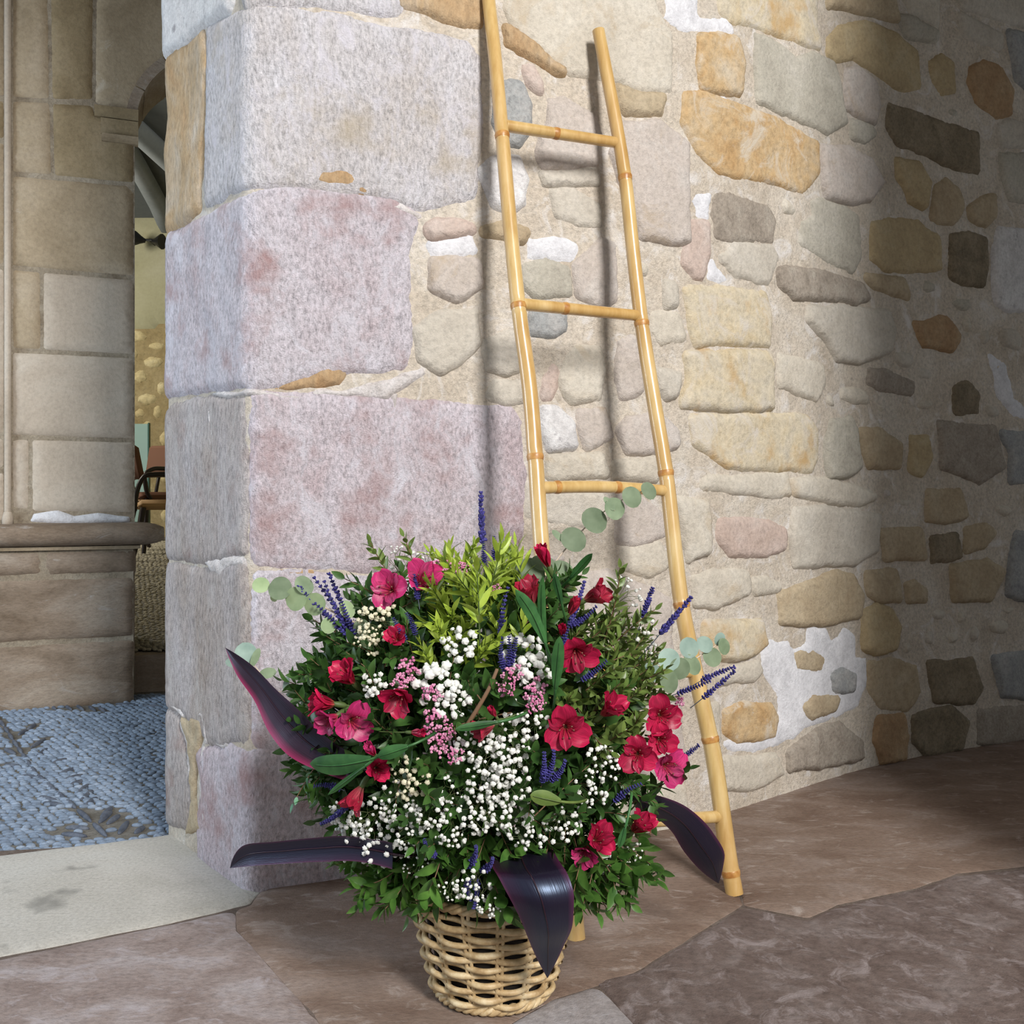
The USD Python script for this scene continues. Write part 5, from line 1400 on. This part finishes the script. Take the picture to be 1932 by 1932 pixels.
# ---- eucalyptus branches
def euc(label, pts, leaves, Y, key):
    """pts: stem pixels from base to tip; leaves: (px, py, radius px, tilt in the picture, turn)."""
    t = thing('eucalyptus_branch', label, 'foliage', None)
    P = np.array([at(x, y, Y0) for (x, y), Y0 in zip(pts, np.linspace(Y[0], Y[1], len(pts)))])
    P = smooth_path(P, 30)
    obj('stem', tube(P, np.linspace(0.0022, 0.0010, 30), 6), pale_stem, t)
    pp = np.c_[CX + FPX * P[:, 0] / P[:, 1], HY - FPX * (P[:, 2] - EYE) / P[:, 1]]
    for i, (x, y, r, tilt, turn) in enumerate(leaves):
        j = int(np.argmin((pp[:, 0] - x) ** 2 + (pp[:, 1] - y) ** 2))
        root = P[j]
        c = at(x, y, root[1] - 0.008)
        rad = r * root[1] / FPX
        axis = np.array([math.cos(tilt), 0.15 * math.sin(i), math.sin(tilt)])
        m, uv = leaf(2 * rad, 2 * rad * max(0.4, math.cos(turn)), 0.12, 0.10, 0.5, nl=16, nw=3, disc=True)
        mk = key[i % len(key)]
        base = c - axis * rad
        obj('leaf', place(m, base, axis, np.array([0.25 * math.sin(turn), -1.0, 0.3])), LM[mk], t, uv=uv)
        if np.linalg.norm(base - root) > 0.004:
            obj('leaf_stalk', tube([root, (root + base) / 2 + np.array([0, 0, -0.001]), base], 0.0008, 4), pale_stem, t)
euc('eucalyptus branch with round grey green leaves arching up in front of the ladder rung', [(1020, 1110), (1045, 1065), (1080, 1020), (1115, 985), (1150, 958), (1190, 935), (1232, 922)],
    [(1082, 1018, 26, -0.5, 0.5), (1122, 982, 27, -0.5, 0.5), (1160, 960, 22, -0.8, 0.4), (1150, 950, 16, 2.2, 1.1), (1192, 938, 21, -1.0, 0.5), (1224, 926, 18, -1.0, 0.7), (1025, 1062, 24, 2.9, 0.9), (1062, 1072, 22, -0.35, 0.9), (1000, 1080, 30, 0.2, 0.4), (1052, 1010, 14, 2.3, 1.1)], (2.0, 2.02), ['euc'])
euc('eucalyptus branch with round pale green leaves sticking out at the upper left', [(680, 1180), (620, 1150), (570, 1125), (525, 1108), (490, 1102)],
    [(492, 1104, 17, 3.0, 0.5), (528, 1110, 23, 2.8, 0.2), (558, 1130, 23, -2.6, 0.2), (594, 1140, 22, -2.3, 0.3), (574, 1104, 20, 2.3, 0.7), (620, 1180, 16, -2.0, 0.4), (655, 1150, 18, 2.0, 0.7), (682, 1185, 18, -1.5, 0.5), (517, 1128, 8, -2.0, 0.4)], (1.93, 1.98), ['euclight', 'euc', 'euclight'])
euc('eucalyptus branch with blue green leaves reaching over the right ladder rail', [(1225, 1300), (1262, 1270), (1300, 1250), (1340, 1225), (1362, 1210)],
    [(1262, 1245, 22, 1.9, 0.3), (1262, 1285, 26, -1.1, 0.8), (1300, 1222, 20, 1.7, 0.4), (1306, 1254, 22, -0.9, 0.8), (1330, 1216, 17, 2.4, 0.5), (1344, 1240, 19, -0.8, 0.4), (1358, 1206, 13, 1.2, 0.7), (1366, 1220, 17, -1.2, 0.8), (1232, 1268, 20, 2.2, 0.7), (1282, 1262, 22, -1.5, 0.4)], (1.98, 2.04), ['eucblue', 'euc'])
euc('eucalyptus branch with pale teal leaves half hidden behind the left dark leaf', [(560, 1370), (520, 1310), (485, 1262), (460, 1235)],
    [(464, 1234, 22, 1.9, 0.3), (482, 1240, 18, 1.2, 1.2), (436, 1250, 12, 2.8, 0.8), (505, 1270, 16, 0.2, 0.9), (540, 1290, 14, 1.3, 1.2), (535, 1380, 12, 3.0, 1.1)], (2.02, 2.06), ['eucblue', 'euc'])

# ---- large dark purple leaves and long green blades
def purple_mat(name, stops):
    return mat(name, {'u': ('uvmap', {'attribute': 'st'}), 'x': ('separate_xyz', {}), 'r': ('rgb_ramp', {'ramp': stops}),
    'mp': ('mapping', {'scale': (40, 4, 1)}), 'n': ('noise_texture', {'scale': 1.0, 'detail': 3.0}), 'b': ('bump', {'strength': 0.3, 'distance': 0.002}),
    'p': ('principled_bsdf', {'roughness': 0.34, 'specular_ior_level': 0.7, 'specular_tint': (0.55, 0.72, 1.0)})},
    [('u.UV', 'x.vector'), ('x.x', 'r.fac'), ('u.UV', 'mp.vector'), ('mp.vector', 'n.vector'), ('n.fac', 'b.height'), ('b.normal', 'p.normal'), ('r.color', 'p.base_color')], 'p.BSDF')
purple_edge = purple_mat('purple_leaf_magenta_edge', [(0.0, lin((130, 34, 74))), (0.09, lin((94, 26, 54))), (0.20, lin((40, 18, 28))), (0.8, lin((30, 18, 26))), (1.0, lin((48, 24, 40)))])
purple = purple_mat('purple_leaf', [(0.0, lin((74, 30, 54))), (0.06, lin((44, 20, 38))), (0.3, lin((24, 18, 32))), (0.9, lin((26, 18, 34))), (1.0, lin((70, 30, 58)))])
rib_m = mat('purple_rib', {'p': ('principled_bsdf', {'base_color': lin((40, 18, 32)), 'roughness': 0.35})}, [], 'p.BSDF')
def strap(name, label, left, right, Ys, fold, material, cat_, vein_m=None, nw=10, n=36):
    """A long leaf between two traced edges (tip first) at the distances Ys; fold pushes the midrib away from (+) or to (-) the eye."""
    t = thing(name, label, cat_)
    A = smooth_path([at(x, y, Y) for (x, y), Y in zip(left, Ys)], n)
    B = smooth_path([at(x, y, Y) for (x, y), Y in zip(right, Ys)], n)
    V, UV = [], []
    for i in range(n):
        w = np.linalg.norm(B[i] - A[i])
        for j in range(nw + 1):
            u = j / nw
            V.append(A[i] + (B[i] - A[i]) * u + np.array([0, fold * w * (1 - abs(2 * u - 1) ** 1.5), 0]))
            UV.append((u, i / (n - 1)))
    F = []
    k = nw + 1
    for i in range(n - 1):
        for j in range(nw):
            a = i * k + j
            F += [[a, a + k + 1, a + 1], [a, a + k, a + k + 1]]
    V = np.array(V)
    obj('blade', trimesh.Trimesh(V, np.array(F), process=False), material, t, uv=np.array(UV))
    mid = V.reshape(n, k, 3)[:, nw // 2] + np.array([0, -0.0008, 0])
    obj('midrib', tube(mid[2:], np.linspace(0.0006, 0.0020, n - 2), 5), vein_m or material, t, label=None)
    tail = smooth_path([mid[-1], mid[-1] + 0.03 * unit(mid[-1] - mid[-3]) + np.array([0, 0.01, 0]), mid[-1] + 0.05 * unit(mid[-1] - mid[-3]) + np.array([0, 0.035, 0])], 8)
    obj('stalk', tube(tail, 0.0026, 6), vein_m or material, t)
    return t
strap('purple_leaf', 'broad dark purple leaf with magenta edge reaching up to the left', [(425, 1222), (446, 1272), (480, 1322), (508, 1382), (545, 1426), (590, 1450), (660, 1475)], [(425, 1222), (474, 1254), (522, 1302), (562, 1338), (600, 1376), (640, 1408), (700, 1432)], [1.97, 1.95, 1.92, 1.89, 1.87, 1.85, 1.84], 0.22, purple_edge, 'leaf', rib_m)
strap('purple_leaf', 'long dark purple leaf lying level at the lower left', [(434, 1638), (474, 1634), (530, 1630), (600, 1626), (680, 1626), (740, 1640)], [(434, 1638), (462, 1594), (520, 1588), (590, 1581), (660, 1578), (740, 1590)], [1.97, 1.93, 1.90, 1.87, 1.84, 1.82], 0.2, purple, 'leaf', rib_m)
strap('purple_leaf', 'glossy dark purple leaf hanging over the front of the basket', [(1033, 1846), (1008, 1798), (984, 1740), (960, 1692), (935, 1646), (922, 1600)], [(1033, 1846), (1062, 1788), (1081, 1738), (1083, 1690), (1066, 1640), (1040, 1590)], [1.84, 1.80, 1.75, 1.735, 1.76, 1.88], -0.16, purple, 'leaf', rib_m)
strap('purple_leaf', 'dark purple leaf curling down in front of the right ladder foot', [(1356, 1667), (1326, 1646), (1290, 1606), (1268, 1570), (1236, 1542), (1196, 1522)], [(1356, 1667), (1367, 1620), (1346, 1572), (1306, 1530), (1270, 1510), (1216, 1496)], [2.22, 2.18, 2.13, 2.08, 2.02, 1.95], -0.18, purple, 'leaf', rib_m)
def blade(label, base, tip, wpx, Y, bend=0.0, key='blade'):
    b, t_ = np.array(base, float), np.array(tip, float)
    d = (b - t_); nrm = np.array([-d[1], d[0]]) / np.linalg.norm(d)
    L, Rr = [], []
    for v in (0, 0.12, 0.3, 0.5, 0.75, 1.0):
        w = wpx / 2 * math.sin(math.pi * (0.04 + 0.86 * v) ** 0.8) ** 0.9 if v else 0
        c = t_ + d * v + nrm * bend * math.sin(math.pi * v)
        L.append(tuple(c - nrm * w)); Rr.append(tuple(c + nrm * w))
    strap('strap_leaf', label, L, Rr, np.linspace(Y[0], Y[1], 6), -0.12, LM[key], 'leaf', nw=4, n=14)
blade('long green leaf pointing left below the left red cluster', (700, 1432), (584, 1441), 40, (1.80, 1.74), 6)
blade('thin green leaf under the long green leaf at left', (690, 1445), (618, 1500), 12, (1.78, 1.74))
blade('short green leaf right of the pink bud at lower left', (770, 1408), (712, 1428), 26, (1.72, 1.72))
blade('tall green blade left of three at the upper centre', (1028, 1212), (972, 1112), 26, (1.74, 1.76), -6)
blade('tall green blade in the middle of three at the upper centre', (1030, 1214), (1024, 1086), 16, (1.72, 1.77), 5)
blade('tall green blade right of three at the upper centre', (1060, 1140), (1045, 1080), 14, (1.78, 1.80))
blade('upright green blade at the top right edge', (1075, 1092), (1118, 1044), 16, (1.86, 1.92))
blade('green blade right of the dense white florets', (1048, 1300), (1056, 1200), 24, (1.71, 1.74))
blade('green blade under the pale trumpet bloom', (940, 1362), (858, 1376), 16, (1.70, 1.71))
blade('green leaf beside the lower right pair of blooms', (1180, 1560), (1168, 1600), 14, (1.74, 1.74))
blade('yellow green leaf below the dark lavender clump', (1058, 1512), (1000, 1500), 30, (1.71, 1.72), 0.0, 'olive')

# ---- foliage: lime at the top, olive on the right, glossy round the lower edge, dark between
def kind_at(px, py):
    if 785 < px < 1000 and py < 1235:
        return 'lime'
    if px > 1085 and py < 1420:
        return 'olive'
    if py > 1570:
        return 'glossy'
    return 'dark'
FLAB = {'lime': ('lime narrow-leaved sprig', 'lime sprigs'), 'olive': ('olive small-leaved sprig', 'olive sprigs'), 'glossy': ('glossy green sprig', 'glossy sprigs'), 'dark': ('dark green sprig', 'dark sprigs')}
SHORT = ['the top left pink bloom', 'the second pink bloom from the left', 'the topmost crimson bud', 'the trumpet between the green blades', 'the trumpet pointing right at upper right', 'the greenish rose bud', 'the bloom with a pale lower petal', 'the small bud above the red bloom',
 'the topmost left red trumpet', 'the red trumpet at the left edge', 'the bloom touching the purple leaf', 'the large pink left bloom', 'the dark red bloom left of centre', 'the shaded upper left bloom', 'the pink bud at lower left', 'the crimson bloom by the long leaf',
 'the drooping rose trumpet', 'the dark red bud by the statice', 'the pale central trumpet', 'the slim central bud', 'the wide open crimson bloom', 'the star-like bloom right of centre', 'the top one of the four right blooms', 'the second of the four right blooms', 'the leftmost of the four right blooms', 'the lowest of the four right blooms',
 'the upper lower-right bloom', 'the lower of the lower-right pair', 'the lower right star-like bloom']
NEAR = [(f_[0], f_[1], n_) for f_, n_ in zip(FL_, SHORT)] + [(912, 1000, 'the tall lavender spike'), (608, 1120, 'the upper left lavender bunch'), (510, 1330, 'the upturned purple leaf'), (550, 1610, 'the level purple leaf'), (1020, 1720, 'the hanging purple leaf'), (1310, 1590, 'the purple leaf by the ladder foot'), (1310, 1245, 'the right eucalyptus'), (1260, 1190, 'the right lavender stems'), (990, 1235, 'the dense white cluster'), (825, 1290, 'the large-floreted white spray'), (930, 1470, 'the big white mass'), (690, 1600, 'the lower left white sprays'), (860, 1660, 'the bottom lavenders'), (1040, 1450, 'the dark lavender clump'), (880, 1140, 'the tip of the twig'), (800, 1540, 'the lower middle white spray'), (1120, 1690, 'the basket on its right'), (760, 1690, 'the basket on its left')]
r = np.random.default_rng(77)
Nf = 760
pend = []
cnt = 0
for i in range(Nf):
    z = 1 - 2 * (i + 0.5) / Nf
    a = i * 2.39996
    n = np.array([math.sqrt(1 - z * z) * math.cos(a), math.sqrt(1 - z * z) * math.sin(a), z])
    if n[1] > 0.28 or n[2] < -0.93:
        continue
    p = C + n * RAD
    px, py = CX + FPX * p[0] / p[1], HY - FPX * (p[2] - EYE) / p[1]
    k = kind_at(px, py)
    inner = any((px - x) ** 2 + (py - y) ** 2 < (rr * 0.8) ** 2 for x, y, rr in spots)
    off = r.uniform(0.74, 0.86) if inner else r.uniform(0.92, 1.06)
    ax = unit(n / RAD * 0.3 + r.normal(0, 0.32, 3) + np.array([0, 0, -0.25 if k == 'glossy' else 0.25]))
    if k == 'glossy' and p[2] < 0.25 and abs(p[0] - BC[0]) < 0.2:
        ax = unit(ax + np.array([0, -0.4, 0.15]))
    s = r.uniform(0.8, 1.1)
    Ls = 0.14 * s
    tip = C + n * RAD * off
    base = tip - ax * Ls
    if base[2] < 0.10 or tip[2] < 0.14:
        continue
    lab, grp = FLAB[k]
    j = min(range(len(NEAR)), key=lambda q: (NEAR[q][0] - px) ** 2 + (NEAR[q][1] - py) ** 2)
    ddx, ddy = px - NEAR[j][0], py - NEAR[j][1]
    rel = ('right of' if ddx > 0 else 'left of') if abs(ddx) > abs(ddy) else ('below' if ddy > 0 else 'above')
    pend.append((SP[k, i % 3], k + '_sprig', frame(base, ax, r.uniform(0, 6.28), s), f'{lab} {rel} {NEAR[j][2]}', f'{grp} {rel} {NEAR[j][2]}', px))
    cnt += 1
ORD = ['leftmost', 'second from left', 'third from left', 'fourth from left', 'fifth from left', 'sixth from left', 'seventh from left', 'eighth from left', 'ninth from left', 'tenth from left', 'eleventh from left', 'twelfth from left', 'thirteenth from left', 'fourteenth from left', 'fifteenth from left', 'sixteenth from left', 'seventeenth from left', 'eighteenth from left', 'nineteenth from left', 'twentieth from left']
for c_, n_, M_, lab, grp, px in pend:
    row_ = sorted(q[5] for q in pend if q[3] == lab)
    if len(row_) > 1:
        lab = f'{lab}, ' + (ORD[row_.index(px)] if row_.index(px) < len(row_) - 1 else 'rightmost')
    copy_of(c_, n_, M_, lab, 'foliage', grp)
EX = [('olive', (745, 1100), (690, 1040), 1.98, 'narrow-leaved sprig sticking up at the top left'), ('olive', (790, 1080), (775, 1022), 1.98, 'narrow-leaved sprig above the pink blooms at the top left'), ('dark', (730, 1140), (672, 1085), 1.96, 'round-leaved sprig at the top left beside the first pink bloom'),
      ('teal', (600, 1440), (548, 1510), 1.88, 'sprig with paired pale teal leaves at the left edge'), ('glossy', (640, 1440), (560, 1480), 1.92, 'green sprig behind the paired teal leaves at the left edge'), ('dark', (660, 1290), (590, 1262), 1.95, 'dark round-leaved sprig at the left edge above the red cluster'),
      ('lime', (905, 1140), (850, 1050), 1.85, 'tall lime sprig leaning left at the top'), ('lime', (915, 1140), (955, 1035), 1.86, 'tall lime sprig right of the lavender spike'), ('lime', (905, 1180), (905, 1080), 1.80, 'lime sprig in front of the tall lavender'),
      ('olive', (1150, 1180), (1185, 1085), 1.95, 'olive sprig standing highest at the top right'), ('olive', (1180, 1200), (1225, 1160), 1.96, 'olive sprig pointing right beside the airy florets'), ('olive', (1200, 1290), (1255, 1280), 1.95, 'olive sprig pointing right below the eucalyptus'),
      ('glossy', (740, 1650), (680, 1700), 1.90, 'drooping glossy sprig at the lower left corner of the bouquet'), ('glossy', (770, 1660), (755, 1725), 1.86, 'drooping glossy sprig left of the basket'), ('glossy', (830, 1650), (820, 1715), 1.80, 'drooping glossy sprig over the left rim of the basket'),
      ('glossy', (1120, 1650), (1110, 1725), 1.84, 'drooping glossy sprig right of the hanging dark leaf'), ('glossy', (1150, 1640), (1190, 1700), 1.88, 'drooping glossy sprig at the lower right corner'), ('glossy', (1090, 1640), (1070, 1690), 1.82, 'glossy sprig beside the hanging dark leaf'), ('glossy', (1180, 1630), (1230, 1680), 1.92, 'rightmost drooping glossy sprig'),
      ('dark', (1240, 1490), (1285, 1465), 1.96, 'dark sprig behind the lowest of the four crimson blooms'), ('glossy', (930, 1680), (945, 1745), 1.80, 'sprig with two leaves against the wicker')]
for i, (k, b, t, Y, label) in enumerate(EX):
    p, q = at(*b, Y), at(*t, Y - 0.03)
    d = unit(q - p)
    copy_of(SP[k, i % 3], k + '_sprig', frame(q - d * 0.14, d, r.uniform(0, 6.28), 1.0), label, 'foliage')
fringe = [(655, 1690), (690, 1702), (722, 1712), (756, 1722), (790, 1726), (826, 1724), (862, 1716), (1056, 1692), (1084, 1714), (1112, 1728), (1144, 1722), (1176, 1708), (1206, 1694), (1228, 1682)]
for i, (px, py) in enumerate(fringe):
    side = 'left of' if px < 930 else 'right of'
    n_ = i if px < 930 else i - 7
    for k in range(3):
        cx, cy = (900, 1560) if px < 930 else (1040, 1540)
        d2 = unit((px - cx + r.normal(0, 25), py - cy + 40))
        Y = 1.82 + 0.05 * k + 0.12 * abs(px - 940) / 300
        tip = at(px + r.normal(0, 10), py - 22 * k + r.normal(0, 6), Y)
        ax = unit(np.array([d2[0], -0.30 + 0.2 * r.normal(), -d2[1]]))
        copy_of(SP['glossy', (i + k) % 3], 'glossy_sprig', frame(tip - ax * 0.13, ax, r.uniform(0, 6.28), r.uniform(0.85, 1.0)), f'drooping fringe sprig {side} the basket, {ORD[n_]}, {["front", "middle", "back"][k]} layer', 'foliage', 'drooping fringe round the basket')
# the deep inside of the bouquet: leaves nobody could count
ms = []
for i in range(2200):
    n = unit(r.normal(size=3))
    p = C + n * RAD * r.uniform(0.50, 0.86)
    if p[2] < 0.14:
        continue
    m, uv = leaf(0.05 * r.uniform(0.7, 1.2), 0.024, 0.3, 0.15, nl=3, nw=1)
    ms.append(place(m, p, unit(n + r.normal(0, 0.9, 3)), unit(n + r.normal(0, 0.5, 3))))
o = obj('inner_foliage', cat_mesh(ms), LM['dark'])
tag(stage.GetPrimAtPath(o), 'mass of dark green leaves deep inside the bouquet', 'foliage', None, 'stuff')
# brown twig in the middle
tw = thing('twig', 'bare brown twig slanting through the middle of the bouquet', 'twig')
P = smooth_path([on_ball(880, 1370, 1.0)[0], on_ball(905, 1330, 1.03)[0], on_ball(922, 1300, 1.05)[0], on_ball(938, 1262, 1.07)[0]], 12)
obj('branch', tube(P, np.linspace(0.0045, 0.0032, 12), 7), twig_m, tw)
obj('side_shoot', tube([P[5], P[5] + np.array([-0.008, -0.004, 0.012])], 0.0014, 5), twig_m, tw)
